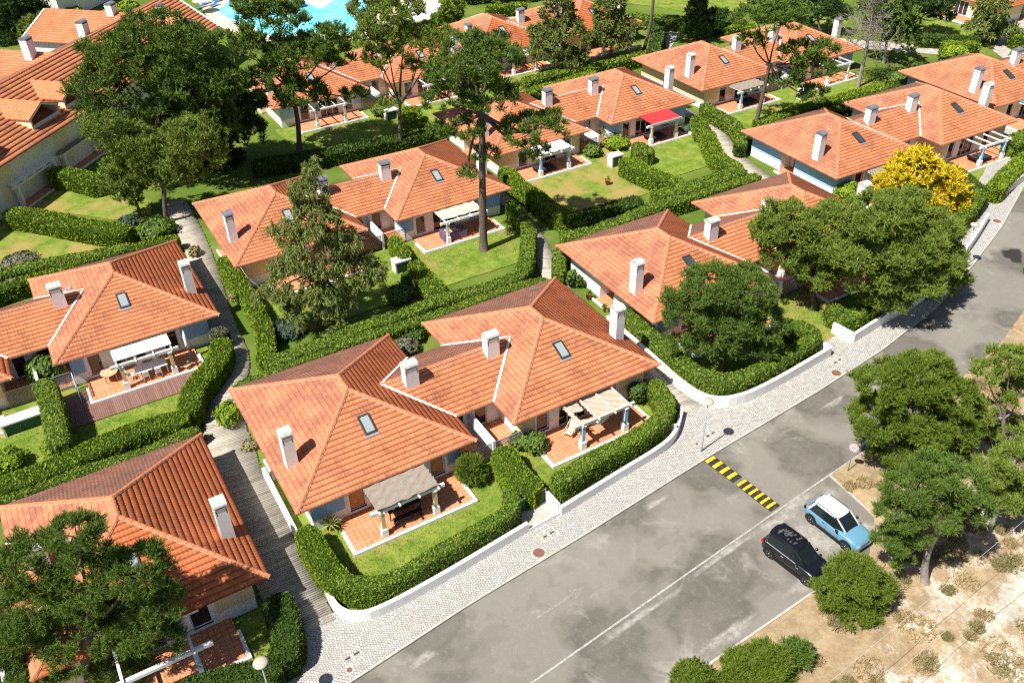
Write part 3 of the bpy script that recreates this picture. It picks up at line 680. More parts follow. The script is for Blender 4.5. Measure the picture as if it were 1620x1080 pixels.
# ---------------------------------------------------------------- vegetation
def resample(P, st):
    P = np.asarray(P, float); d = np.r_[0, np.cumsum(np.linalg.norm(np.diff(P, axis=0), axis=1))]; n = max(2, int(d[-1] / st) + 1); t = np.linspace(0, d[-1], n)
    return np.stack([np.interp(t, d, P[:, i]) for i in range(P.shape[1])], 1)
def smooth_line(P, k=2):
    P = np.asarray(P, float)
    for _ in range(k):
        Q = [P[0]]
        for a, b in zip(P[:-1], P[1:]): Q += [a * .75 + b * .25, a * .25 + b * .75]
        P = np.array(Q + [P[-1]])
    return P
def hedge(pts, w=1.15, h=1.35, kind='hedge_leafy', label='', z0=0., dens=1., name='hedge', group='clipped hedges round the gardens', jag=.10, px=True, up=0., mul=1.25, off=(0, 0)):
    """pts: points of the top's centre line as the photograph shows them"""
    h *= mul
    P = np.array([at(a, b, z0 + h)[:2] + np.array(off) for a, b in pts]) if px else np.array(pts, float)
    L = resample(smooth_line(P), .28); n = len(L); T = unit(np.gradient(L, axis=0)); Nn = np.stack([-T[:, 1], T[:, 0]], 1)
    prof = [(-.5, 0), (-.51, .3), (-.515, .65), (-.505, .88), (-.45, .975), (-.25, 1.), (0, 1.0), (.25, 1.), (.45, .975), (.505, .88), (.515, .65), (.51, .3), (.5, 0)]; m_ = len(prof)
    e = np.minimum(np.arange(n), np.arange(n)[::-1]) * .28; endf = np.clip(.55 + e / .7, 0, 1)
    V_ = np.zeros((n, m_, 3))
    for j, (a, b) in enumerate(prof):
        V_[:, j, :2] = L + Nn * (a * w * endf)[:, None]; V_[:, j, 2] = z0 + b * h * (.93 + .07 * endf)
    Vf = V_.reshape(-1, 3); nv = hsh(Vf, .55) * .5 + hsh(Vf, 1.3) * .35 + hsh(Vf, 3.1) * .3
    cen = np.repeat(np.c_[L, np.full(n, z0 + h * .55)], m_, 0); out = unit(Vf - cen); lift = np.clip((Vf[:, 2] - z0) / h, 0, 1)[:, None]
    Vf = Vf + out * (nv * jag)[:, None] * lift + out * -.05
    idx = np.arange(n * m_).reshape(n, m_); F = np.stack([idx[:-1, :-1], idx[1:, :-1], idx[1:, 1:], idx[:-1, 1:]], -1).reshape(-1, 4)
    c0 = len(Vf); Vf = np.concatenate([Vf, [[*L[0], z0 + h * .4], [*L[-1], z0 + h * .4]]])
    E_ = np.array([[c0, idx[0, j + 1], idx[0, j]] for j in range(m_ - 1)] + [[c0 + 1, idx[-1, j], idx[-1, j + 1]] for j in range(m_ - 1)])
    A = Vf[F]; nrm = np.cross(A[:, 2] - A[:, 0], A[:, 3] - A[:, 1]); ar = np.linalg.norm(nrm, axis=1) / 2; nrm = unit(nrm)
    mid = A.mean(1); nrm = nrm * np.sign(np.sum(nrm * (mid - np.repeat(np.c_[L[:-1], np.full(n - 1, z0 + h * .45)], m_ - 1, 0)), 1))[:, None]
    dist = np.linalg.norm(mid.mean(0) - CAM); lod = max(.8, dist / 62); size = {'hedge_bright': .050, 'hedge_leafy': .058}.get(kind, .058) * lod
    dn = dens * 185 / lod ** 1.7; k = rng.poisson(ar * dn); fi = np.repeat(np.arange(len(F)), k)
    u, v = rng.random((len(fi), 1)), rng.random((len(fi), 1)); B = A[fi]
    Pp = (B[:, 0] * (1 - u) + B[:, 1] * u) * (1 - v) + (B[:, 3] * (1 - u) + B[:, 2] * u) * v; Nf = nrm[fi]
    Pp = Pp + Nf * rng.uniform(-.03, .06, (len(fi), 1)) * (1 + (rng.random((len(fi), 1)) < .06) * 1.2)
    # end caps
    for s_, q in ((-1, 0), (1, -1)):
        ke = int(w * h * dn * 1.1); pe = np.c_[np.repeat(L[q][None], ke, 0) + Nn[q] * rng.uniform(-.45, .45, (ke, 1)) * w * .6, z0 + rng.uniform(.05, .95, ke) * h]; pe[:, :2] += T[q] * s_ * rng.uniform(.0, .12, (ke, 1))
        Pp = np.r_[Pp, pe]; Nf = np.r_[Nf, np.repeat([[T[q][0] * s_, T[q][1] * s_, .2]], ke, 0)]
    if kind == 'hedge_leafy': Vl, Fl = leaves(Pp, Nf, size, 1.25, up)
    else: Vl, Fl = leaves(Pp, Nf + [0, 0, .6], size, 1.9, up)
    bare = (hsh(Pp, .9) + hsh(Pp + 7, 2.3) * .6 > .92) & (rng.random(len(Pp)) < .65); mi = np.where(bare, 2, 1)
    keep = ~(bare & (rng.random(len(Pp)) < .45)); Fl, mi = Fl[keep], mi[keep]
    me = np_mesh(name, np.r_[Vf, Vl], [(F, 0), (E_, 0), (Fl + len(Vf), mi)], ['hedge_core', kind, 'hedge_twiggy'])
    o = link(name, me); tag(o, label, 'hedge', group); return o
def bush(px, py, r, h, kind, label, base=None, name='bush', cat='bush', group=None, z0=0., dens=1., core='core_dark', blade=False, squash=1.):
    """rounded shrub whose middle shows at this pixel"""
    c = at(px, py, z0 + h * .55) if base is None else np.array([*base, z0 + h * .55]); dist = np.linalg.norm(c - CAM); lod = max(.8, dist / 60)
    n = 400; i = np.arange(n); ph = np.arccos(1 - 2 * (i + .5) / n); th = i * 2.39996
    # low core made from rings
    mb = []; nr, ns = 9, 14; Vc = []
    for a in range(nr):
        for b in range(ns):
            p_, t_ = math.pi * a / (nr - 1), 2 * math.pi * b / ns; Vc.append((math.sin(p_) * math.cos(t_), math.sin(p_) * math.sin(t_), math.cos(p_)))
    Vc = np.array(Vc); Vc = Vc * (1 + hsh(Vc * 2.2 + px * .1, 1.0)[:, None] * .22); Vc = Vc * [r * .8, r * .8, h * .45] + c; Vc[:, 2] = np.maximum(Vc[:, 2], z0)
    idx = np.arange(nr * ns).reshape(nr, ns); Fc = np.stack([idx[:-1], np.roll(idx, -1, 1)[:-1], np.roll(idx, -1, 1)[1:], idx[1:]], -1).reshape(-1, 4)
    N = int(4 * math.pi * r * max(r, h / 2) * 95 * dens / lod ** 1.7); d = unit(rng.normal(0, 1, (N, 3))); d[:, 2] = np.where(d[:, 2] < -.5, -d[:, 2], d[:, 2])
    rr = (1 + hsh(d * 2.2 + px * .1, 1.0) * .25 + hsh(d * 5, 1.0) * .12) * rng.uniform(.72, 1.0, N) ** .5
    P = d * rr[:, None] * [r, r, h * .52] + c; P[:, 2] = np.maximum(P[:, 2], z0 + .03)
    if blade: Vl, Fl = blades(P, d + [0, 0, .5], 4, .28 * lod ** .7, .05 * lod, .45)
    else: Vl, Fl = leaves(P, d + [0, 0, .3], .065 * lod, 1.35)
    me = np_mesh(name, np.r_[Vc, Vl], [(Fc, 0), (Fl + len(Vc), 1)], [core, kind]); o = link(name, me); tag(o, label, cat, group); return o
def limb(mb, a, b, r0, r1, mat, sag=.12, n=6):
    a, b = np.array(a), np.array(b); d = b - a; L = np.linalg.norm(d); off = rng.normal(0, L * .045, 3); pts = []
    for i in range(n + 1):
        t = i / n; pts.append(a + d * t + off * math.sin(math.pi * t) + np.array([0, 0, -sag * L * math.sin(math.pi * t) * .5]))
    mb.tube(pts, [r0 + (r1 - r0) * (i / n) for i in range(n + 1)], mat, 7, cap=False)
def tree(base, lobes, label, kind='pine_green', tr=.22, bark='bark', name='pine_tree', cat='tree', group='pine trees between the villas', puff=.62, tufts=42, nbl=6, bl=.30, bw=.045, fill=1., up=.75, fork=None, droop=0., spread=.5, lean=None, z0=0., gaps=.0, limbs=1., cut=-.45):
    """base: ground point; lobes: (centre xyz, horizontal radius, vertical radius) of each mass of the crown"""
    base = np.array([base[0], base[1], z0], float); o = empty(name, base); tag(o, label, cat, group)
    Ps = []
    for c, rx, rz in lobes:
        c = np.array(c, float); n = max(8, int(fill * (rx * rx * 1.2 + rx * rz * 1.6) / puff ** 2 * 1.9)); d = unit(rng.normal(0, 1, (n * 3, 3))); d = d[d[:, 2] > cut][:n]
        if not droop and cut < -.3: d[:, 2] = np.where((d[:, 2] < -.15) & (rng.random(len(d)) < .55), -d[:, 2], d[:, 2])
        q = c + d * np.array([rx, rx, rz]) * (rng.uniform(.62, 1.0, (len(d), 1)) ** .6) * (1 + hsh(d * 1.9 + c, 1.)[:, None] * .30)
        if gaps: q = q[hsh(q, .55) > gaps - .9]
        Ps.append(q)
    Pc = np.concatenate(Ps); dist = np.linalg.norm(Pc.mean(0) - CAM); lod = max(.8, dist / 62)
    # trunk and limbs
    mb = MB(); top = np.mean([l[0] for l in lobes], 0) if fork is None else np.array(fork, float); H = top[2]
    f0 = base * .3 + top * .7 if fork is None else top; f0[2] = max(base[2] + .3, f0[2] if fork is not None else H * .75)
    nseg = 9; pts = []; kk = rng.normal(0, .03 * H, 2)
    for i in range(nseg + 1):
        t = i / nseg; p = base * (1 - t) + f0 * t; p[:2] += kk * math.sin(math.pi * t); pts.append(p)
    mb.tube([base + [0, 0, -.1]] + pts[:1] + pts[1:], [tr * 1.5, tr * 1.25] + [tr * (1.05 - .42 * (i / nseg)) for i in range(1, nseg + 1)], bark, 10, cap=False)
    for c, rx, rz in lobes:
        c = np.array(c, float); e = c + [0, 0, -rz * .25]; limb(mb, f0 - (f0 - base) * .02, e, tr * .42, tr * .16, bark, .15)
        near = Pc[np.linalg.norm((Pc - c) / [rx, rx, rz], axis=1) < 1.15]
        if len(near):
            for q in near[rng.choice(len(near), min(len(near), int(limbs * (3 + rx * 2))), replace=False)]:
                limb(mb, e + (q - e) * .02 + rng.normal(0, .1, 3), q, tr * .13, .014, bark, .1, 4)
    mb.build('trunk', o, loc=(-base[0], -base[1], -base[2]))
    # needle tufts round every twig end
    k = int(tufts * .62 / lod ** 1.15); C = np.repeat(Pc, k, 0); d = unit(rng.normal(0, 1, (len(C), 3)) + [0, 0, .28])
    pr = puff * .66 * rng.uniform(.6, 1.25, (len(Pc), 1)); P = C + d * np.repeat(pr, k, 0) * rng.uniform(.35, 1.0, (len(C), 1)) * [1, 1, .72]
    dirs = d + [0, 0, up - droop]; 
    if droop: P[:, 2] -= droop * rng.random(len(P)) * .5
    P[:, 2] = np.maximum(P[:, 2], base[2] + .1)
    dirs = unit(dirs + rng.normal(0, .22, dirs.shape)); V_, F_ = blades(P, dirs, nbl + 3, bl * .75 * lod ** .75, bw * 1.15 * lod, spread * .85, .36 * lod ** .5)
    me = np_mesh('crown', V_ - base, [(F_, 0)], [kind]); link('crown', me, o); return o
def crown(px, py, rpx, base, rz=.75):
    """a crown mass seen at this pixel with this radius in pixels, above or beside its base"""
    c = at_axis(px, py, base); r = rpx * mpp(c); return (c, r, r * rz)
def bare_tree(base, h, r, label, name='bare_tree', group=None, bark='bark_grey', n0=26, tufts=None):
    base = np.array([base[0], base[1], 0.]); o = empty(name, base); tag(o, label, 'tree', group); mb = MB(); P = []
    mb.tube([(0, 0, -.1), (.1, 0, h * .4), (0, .12, h * .75), (.05, 0, h)], [.26, .2, .12, .05], bark, 9, cap=False)
    for i in range(n0):
        z = h * rng.uniform(.35, 1.); a = rng.uniform(0, 6.28); L = r * (1.15 - z / h * .55) * rng.uniform(.6, 1.1); s = np.array([.05, .05, z]); e = s + np.array([math.cos(a) * L, math.sin(a) * L, L * rng.uniform(.1, .5)])
        limb(mb, s, e, .055, .02, bark, -.1, 5)
        for j in range(9):
            t = rng.uniform(.3, 1); q = s + (e - s) * t; f = q + rng.normal(0, .45, 3) * L * .5 + [0, 0, .3]; limb(mb, q, f, .025, .010, bark, 0, 3); P.append(f)
            for _ in range(3): g_ = f + rng.normal(0, .4, 3); mb.tube([q * .4 + f * .6, g_], [.014, .008], bark, 4, cap=False); P.append(g_)
    mb.build('trunk', o)
    P = np.array(P)
    if tufts:
        P = np.repeat(P, tufts, 0) + rng.normal(0, .22, (len(P) * tufts, 3)); V_, F_ = blades(P, unit(rng.normal(0, 1, P.shape)), 4, .3, .05, .6); link('crown', np_mesh('crown', V_, [(F_, 0)], ['hedge_grey']), o)
    return o
def rosette(px, py, h, kind, label, n=46, L=.85, z0=.1):
    c = at(px, py, z0 + h * .4); o = empty('yucca', (c[0], c[1], z0)); tag(o, label, 'plant'); mb = MB(); mb.tube([(0, 0, -.1), (0, 0, h * .45)], [.07, .06], 'bark', 7); mb.build('stem', o)
    V_ = []; F_ = []
    for i in range(n):
        a = i * 2.4; el = R(8 + 75 * (i / n)); d = np.array([math.cos(a) * math.cos(el), math.sin(a) * math.cos(el), math.sin(el)]); s = np.array([-math.sin(a), math.cos(a), 0]) * .035
        p0 = np.array([0, 0, h * .45]); p1 = p0 + d * L * .55; p2 = p0 + d * L + [0, 0, -.18 * math.cos(el)]; k = len(V_)
        V_ += [p0 - s, p0 + s, p1 + s, p1 - s, p2]; F_ += [(k, k + 1, k + 2, k + 3)]
    F3 = np.array([(5 * i + 3, 5 * i + 2, 5 * i + 4) for i in range(n)])
    link('leaves', np_mesh('leaves', np.array(V_), [(np.array(F_), 0), (F3, 0)], [kind]), o); return o
# ---------------------------------------------------------------- flat things of the ground
def sheet(name, poly, z, mat, thick=None, kind='structure', seg=None):
    mb = MB(); mb.prism([tuple(map(float, p[:2])) for p in poly], z - (thick or .003), z, mat); o = mb.build(name); o['kind'] = kind; return o
def stain(name, c, rx, ry, rot, z, mat, n=28, m_=7):
    V_, F_, at_ = [], [], []; 
    for j in range(m_ + 1):
        for i in range(n):
            t = 2 * math.pi * i / n; f = j / m_; rr = f * (1 + .18 * math.sin(3 * t + c[0]) + .1 * math.sin(7 * t)); x, y = rx * rr * math.cos(t), ry * rr * math.sin(t)
            V_.append((c[0] + x * math.cos(rot) - y * math.sin(rot), c[1] + x * math.sin(rot) + y * math.cos(rot), z)); at_.append(1 - f)
    for j in range(m_):
        for i in range(n): F_.append((j * n + i, j * n + (i + 1) % n, (j + 1) * n + (i + 1) % n, (j + 1) * n + i))
    me = bpy.data.meshes.new(name); me.from_pydata(V_, [], F_); me.materials.append(MATS[mat]); a = me.attributes.new('edge', 'FLOAT', 'POINT'); a.data.foreach_set('value', at_)
    o = link(name, me); o['kind'] = 'structure'; return o
def boardwalk(P, w, label=None, z=.13):
    L = resample(smooth_line(np.array(P, float)), .155); T = unit(np.gradient(L, axis=0)); N_ = np.stack([-T[:, 1], T[:, 0]], 1); V_ = []; F_ = []
    ww = np.full(len(L), w / 2) if np.isscalar(w) else np.interp(np.linspace(0, 1, len(L)), [0, .3, .42, 1], [w[0] / 2, w[0] / 2, w[1] / 2, w[1] / 2])
    for i in range(len(L)):
        a = L[i]; t = T[i] * .058; e0, e1 = ww[i] + rng.uniform(-.05, .05), ww[i] + rng.uniform(-.05, .05); dz = rng.uniform(-.006, .006)
        q = [a - t - N_[i] * e0, a + t - N_[i] * e0, a + t + N_[i] * e1, a - t + N_[i] * e1]; k = len(V_)
        V_ += [(*p, z - .04 + dz) for p in q] + [(*p, z + dz) for p in q]; F_ += [(k + 4, k + 5, k + 6, k + 7), (k, k + 1, k + 5, k + 4), (k + 1, k + 2, k + 6, k + 5), (k + 2, k + 3, k + 7, k + 6), (k + 3, k, k + 4, k + 7)]
    me = np_mesh('boardwalk', np.array(V_), [(np.array(F_), 0)], ['boardwalk_wood']); o = link('boardwalk', me); o['kind'] = 'structure'; return o
def wall_line(P, h, t, label, z0=0., mat='white', name='garden_wall', group='low white walls along the street', closed=False):
    L = smooth_line(np.array(P, float), 2) if len(P) > 2 else np.array(P, float); T = unit(np.gradient(L, axis=0)); N_ = np.stack([-T[:, 1], T[:, 0]], 1); V_ = []; F_ = []
    for i in range(len(L)):
        for a, z in ((-t / 2, z0), (-t / 2, z0 + h - .02), (-t / 2 + .02, z0 + h), (t / 2 - .02, z0 + h), (t / 2, z0 + h - .02), (t / 2, z0)): V_.append((*(L[i] + N_[i] * a), z))
    n = len(L); F_ = [(i * 6 + k, (i + 1) * 6 + k, (i + 1) * 6 + k + 1, i * 6 + k + 1) for i in range(n - 1) for k in range(5)]
    mb = MB(); mb.add(V_, F_ + [(5, 4, 3, 2, 1, 0), tuple((n - 1) * 6 + k for k in range(6))], mat); o = mb.build(name); tag(o, label, 'wall', group); return o
# ---------------------------------------------------------------- the ground
struct(np_o := link('ground', np_mesh('ground', [(-900, -700, -.03), (1100, -700, -.03), (1100, 1500, -.03), (-900, 1500, -.03)], [(np.array([[0, 1, 2, 3]]), 0)], ['garden_ground'])))
KERB = [(-60, 21.6), (-20, 25.3), (6.12, 27.88), (13.4, 28.88), (22.31, 29.75), (30.31, 30.68), (33.46, 31.03), (44, 32.0), (52.05, 33.0), (60.5, 34.7), (68.63, 37.4), (76.3, 40.2), (84, 43.6), (100, 51), (140, 72)]
OUT = [(-60, 11.5), (15, 18.7), (25.5, 19.3), (30.7, 19.6), (35.0, 19.5), (37.9, 21.6), (38.2, 25.6), (45, 26.4), (52, 27.3), (60, 28.8), (68, 31.4), (76, 34.6), (86, 39), (100, 46), (140, 66)]
kx, ky = np.array(KERB).T; ox, oy = np.array(OUT).T
sheet('road', KERB + OUT[::-1], 0.0, 'asphalt', .02)
# sandy verge as real, bumpy terrain
gx = np.arange(-30, 150, .5); gy = np.arange(-45, 68, .5); GX, GY = np.meshgrid(gx, gy, indexing='ij'); yo = np.interp(GX, ox, oy); dd = yo - GY
PP = np.stack([GX.ravel(), GY.ravel(), np.zeros(GX.size)], 1); nz = (hsh(PP, .35) * .35 + hsh(PP, 1.1) * .12 + hsh(PP, 2.7) * .04 + .25).reshape(GX.shape)
ZT = np.where(dd < .05, -.25, .015 + np.clip(dd / 6, 0, 1) * np.maximum(nz, .0))
sheet('verge_ground', OUT + [(140, -80), (-60, -80)], -.012, 'sand', .01)
ZT = np.where((dd < .5) & (dd >= .05), .015, ZT)
def terr_z(x, y):
    i = int(np.clip((x + 30) / .5, 0, len(gx) - 1)); j = int(np.clip((y + 45) / .5, 0, len(gy) - 1)); return max(0, ZT[i, j])
idx = np.arange(GX.size).reshape(GX.shape); Ft = np.stack([idx[:-1, :-1], idx[1:, :-1], idx[1:, 1:], idx[:-1, 1:]], -1).reshape(-1, 4)
keep = (dd[:-1, :-1] > -1.0).ravel() ; Ft = Ft[keep]
struct(link('sand_terrain', np_mesh('sand_terrain', np.stack([GX.ravel(), GY.ravel(), ZT.ravel()], 1), [(Ft, 0)], ['sand'], smooth=True)))
# pavement of small white setts, kerb stones
PAV = [(-60, 25.5), (-2, 30.4), (1.5, 31.2), (4.2, 32.4), (7.1, 32.4), (7.6, 31.3), (10, 30.9), (20, 32.2), (30, 33.2), (33, 34.6), (34.4, 35.9), (35.4, 35.6), (38, 34.6), (52, 36.4), (60, 37.6), (67, 41), (73, 43.5), (84, 48), (100, 56), (140, 77)]
sheet('pavement', [(x, y + .16) for x, y in KERB] + PAV[::-1], .12, 'cobble', .14)
def strip(name, L, off, w, z0, z1, mat, seg=None):
    L = resample(np.array(L, float), seg or 1.0); T = unit(np.gradient(L, axis=0)); N_ = np.stack([-T[:, 1], T[:, 0]], 1); mb = MB()
    for i in range(len(L) - 1):
        a, b = L[i], L[i + 1]; s = (b - a) * .006
        q = [a + s + N_[i] * off, b - s + N_[i + 1] * off, b - s + N_[i + 1] * (off + w), a + s + N_[i] * (off + w)]
        mb.add([(*p, z0) for p in q] + [(*p, z1) for p in q], [(3, 2, 1, 0), (4, 5, 6, 7), (0, 1, 5, 4), (1, 2, 6, 5), (2, 3, 7, 6), (3, 0, 4, 7)], mat)
    o = mb.build(name); o['kind'] = 'structure'; return o
strip('kerb', [p for p in KERB if -30 < p[0] < 120], 0.0, .15, -.02, .125, 'kerbstone')
strip('verge_kerb', [(15, 18.7), (25.5, 19.3), (30.7, 19.6)], -.14, .13, -.02, .05, 'kerbstone')
strip('verge_kerb', [(37.9, 21.6), (38.2, 25.6)], -.14, .13, -.02, .05, 'kerbstone')
strip('lane_line', [(-20, 19.4), (13.93, 23.0), (24.98, 24.22), (33.5, 25.15), (38.1, 25.62), (44.2, 26.2)], -.055, .11, .003, .006, 'line_paint', 2.0)
# dusty stains
for di, (c, rx, ry, ro, m_) in enumerate([((33.3, 22.4), 4.2, 2.6, -.9, 'dust'), ((31.4, 22.6), 3.0, 1.6, -.9, 'dust'), ((35.6, 22.4), 2.2, 2.8, .2, 'dust'), ((32.5, 24.4), 3.6, .9, .1, 'dust'), ((30.6, 20.2), 2.6, 1.0, .1, 'dust'), ((24.5, 19.9), 5.2, .75, .06, 'dust'), ((20.5, 19.2), 4.0, .9, .05, 'dust'), ((34.9, 25.0), 3.0, .8, .1, 'dust'), ((28.5, 24.3), 6.0, .5, .1, 'dust'), ((9.8, 27.2), 1.6, .6, .1, 'dust'),
                          ((36.8, 24.2), 1.6, 1.3, .2, 'dust'), ((27.3, 29.6), 2.4, .5, .1, 'dust'), ((21, 23.3), 6.0, .45, .1, 'dust'), ((36.8, 21.2), 1.2, 1.4, .9, 'dust'), ((44.0, 30.6), 2.4, .5, .1, 'dust')]):
    stain('dust_patch', c, rx, ry, ro, .008 + .0015 * di, m_)
c = at(1603, 404); stain('damp_patch', (c[0], c[1]), 1.5, 1.0, .7, .006, 'wet')
mb = MB(); a, b = at(848, 978), at(905, 940); mb.bar((a[0], a[1], .004), (b[0], b[1], .004), .14, .003, 'worn_paint')
t = at(912, 934); d_ = unit(b[:2] - a[:2]); n_ = np.array([-d_[1], d_[0]]); q = b[:2]
mb.add([(*(q + n_ * .38), .0055), (*(q - n_ * .38), .0055), (*(q + d_ * .95), .0055)], [(0, 1, 2)], 'worn_paint')
o = mb.build('road_arrow'); o['kind'] = 'structure'
# lawns of every garden, in the frame of each duplex
def rect(org, yaw, x0, x1, y0, y1): c, s = math.cos(R(yaw)), math.sin(R(yaw)); return [(org[0] + x * c - y * s, org[1] + x * s + y * c) for x, y in ((x0, y0), (x1, y0), (x1, y1), (x0, y1))]
D = dict(a=((7.07, 38.0), 0), g=((36.73, 42.25), -.5), i=((66.45, 51.9), -1.2), k=((94.4, 55.0), -2.4), e=((12.22, 67.4), -.25), c=((-17.8, 61.15), 0), d=((-22.7, 34.3), 0.3), n=((41.3, 74.45), .3), o=((70.9, 76.7), 0), t=((26.26, 99.5), 0), q=((54.5, 102.0), .2))
for k, (x0, x1, y0, y1, mt) in dict(a=(-.1, 26.9, -6.4, 6.5, 'lawn'), g=(.2, 26.8, -7.0, .5, 'lawn_half'), i=(.2, 26.8, -8.0, .5, 'lawn'), k=(.2, 26, -8, .5, 'lawn'), e=(-.5, 25.5, -8.2, .5, 'lawn'), c=(0, 25.5, -8.5, .5, 'lawn'), d=(0, 26.8, -3.9, .5, 'lawn'), o=(0, 26.8, -8, .5, 'lawn'), t=(0, 26.8, -9.5, .5, 'lawn'), q=(0, 26.8, -9.0, .5, 'lawn')).items():
    sheet('lawn', rect(D[k][0], D[k][1], x0, x1, y0, y1), .05, mt, .06)
sheet('lawn', rect(D['n'][0], .3, 0, 14.2, -11, .5), .05, 'lawn_dry', .06); sheet('lawn', rect(D['n'][0], .3, 14.2, 26.8, -9.5, .5), .05, 'lawn', .06)
sheet('lawn', [at(*p) for p in [(-30, 395), (20, 340), (60, 345), (200, 372), (240, 378), (150, 400), (60, 418), (-30, 450)]], .05, 'lawn_half', .06)
sheet('lawn', [at(*p) for p in [(40, 335), (60, 290), (110, 285), (175, 300), (240, 318), (240, 345), (180, 348), (90, 335)]], .055, 'lawn_half', .06)
sheet('lawn', [at(*p) for p in [(700, -10), (1000, -60), (1250, -60), (1180, 18), (1090, 20), (960, 0)]], .05, 'lawn', .06)
sheet('lawn', [at(*p) for p in [(1450, 48), (1470, 30), (1560, 48), (1553, 62), (1460, 56)]], .05, 'lawn', .06)
sheet('lawn', [at(*p) for p in [(1270, 10), (1320, 5), (1345, 20), (1340, 40), (1290, 40)]], .05, 'lawn', .06)
# wooden walks between the rows, stone-paved paths farther off
boardwalk([(5.2, 32.0), (5.25, 38), (5.3, 44), (5.6, 48), (6.1, 51.6), (7.7, 55.2), (9.2, 58.6), (9.3, 62), (9.7, 66), (10.4, 71), (11.0, 76), (11.4, 81), (11.6, 88)], (3.1, 2.2))
boardwalk([(35.0, 35.3), (35.1, 39), (35.2, 44), (35.4, 49), (35.7, 54), (36.9, 57.5), (38.3, 61), (39.3, 65), (40.2, 69.5), (40.6, 75), (40.6, 82)], 1.7)
boardwalk([(64.6, 51), (64.7, 56), (65.0, 60), (65.5, 64), (67.6, 68.5), (69.4, 72.5), (69.6, 78), (69.6, 90)], 1.8)
sheet('garden_path', [at(*p) for p in [(1055, 85), (1085, 40), (1120, 30), (1180, 30), (1165, 22), (1075, 28), (1052, 60)]], .04, 'garden_path', .05)
sheet('garden_path', [at(*p) for p in [(1590, 95), (1640, 20), (1610, 10), (1570, 80)]], .04, 'garden_path', .05)
sheet('garden_path', [at(*p) for p in [(1290, 70), (1500, 88), (1500, 76), (1290, 58)]], .04, 'garden_path', .05)
sheet('garden_path', [at(*p) for p in [(730, 32), (760, 22), (830, 18), (830, 26), (770, 40), (735, 42)]], .04, 'garden_path', .05)
# brown deck beside villa C's terrace
mb = MB(); cx, cy = D['c'][0][0] + 14.86, D['c'][0][1]
for i in range(62):
    x = cx + .3 + i * .135
    mb.box(x, x + .122, cy - 4.45, cy - 2.52, .05, .13, 'wood_deck')
for i in range(12):
    x = cx - .9 + i * .135 ; mb.box(x - .4, x - .278, cy - 4.45, cy - .6, .05, .13, 'wood_deck')
for i in range(10):
    x = cx + .3 + i * .135 + .0; mb.box(x, x + .122, cy - 2.515, cy - .6, .05, .13, 'wood_deck')
o = mb.build('wooden_deck'); tag(o, 'dark brown plank deck running in front of the terrace with the white table', 'deck')

# ---------------------------------------------------------------- houses
st = dict
duplex(*D['a'], st(paint='blue_paint', mid='blue_paint', cur='curtain', cap='cap_moss', side='white', fence='grey_metal'), st(paint='yellow_paint', mid='yellow_paint', cap='cap_moss', sky='sky_glass', vent=1), 'nearest two-unit villa, blue left half with brown reed pergola, yellow right half')
duplex(*D['g'], st(paint='blue_paint', side='white', cap='cap_moss', sky='sky_glass_dark', roof_left='roof_tile_worn'), st(paint='yellow_paint', cap='cap_moss'), 'two-unit villa with white side wall, half hidden behind the round street pines')
duplex(*D['i'], st(paint='sky_paint', side='sky_paint', sky='sky_glass_dark', cap='cap_grey'), st(paint='yellow_paint', cap='cap_moss', sky='sky_glass_dark'), 'two-unit villa with a sky blue side wall beside the golden conifer')
duplex(*D['k'], st(paint='yellow_paint', side='blue_paint', sky='sky_glass_dark', cap='cap_grey'), st(paint='blue_paint'), 'two-unit villa at the right edge with a dark green awning on its terrace', halves='L')
duplex(*D['e'], st(paint='yellow_paint', mid='yellow_paint', cap='cap_grey', fence='dark_metal'), st(paint='blue_paint', mid='blue_paint', cap='cap_grey'), 'two-unit villa behind the drooping cypress, with tree shadows over its left roof')
duplex(*D['c'], st(paint='yellow_paint', cap='cap_moss'), st(paint='blue_paint', cap='cap_moss', vent=1), 'two-unit villa at the left edge whose terrace has a white canvas cover and white table')
duplex(*D['d'], st(paint='yellow_paint', cap='cap_moss'), st(paint='yellow_paint', cap='cap_moss', roof='roof_tile_red'), 'two-unit villa in the bottom left corner, its front roof under a big pine')
duplex(*D['n'], st(paint='yellow_paint', cap='cap_grey', fence='dark_metal'), st(paint='sky_paint', cap='cap_moss', sky='sky_glass'), 'two-unit villa with a red ribbed awning over its right terrace')
duplex(*D['o'], st(paint='yellow_paint', cap='cap_moss', side='yellow_paint'), st(paint='blue_paint', cap='cap_grey'), 'two-unit villa with yellow side wall and a teal awning, behind a leaning pine')
duplex(*D['t'], st(paint='sky_paint', cap='cap_grey', side='white'), st(paint='yellow_paint', cap='cap_grey'), 'two-unit villa just below the swimming pool, screened by two tall pines')
duplex(*D['q'], st(paint='blue_paint', cap='cap_grey', roof='roof_tile_red'), st(paint='yellow_paint', cap='cap_grey', roof='roof_tile_red'), 'two-unit villa with a bright orange roof and white slatted pergola behind dark cypresses')
duplex((127.5, 104.5), -90, st(paint='yellow_paint'), st(paint='yellow_paint'), 'villa cut by the top right corner, turned to face left over a lawn', halves='R')

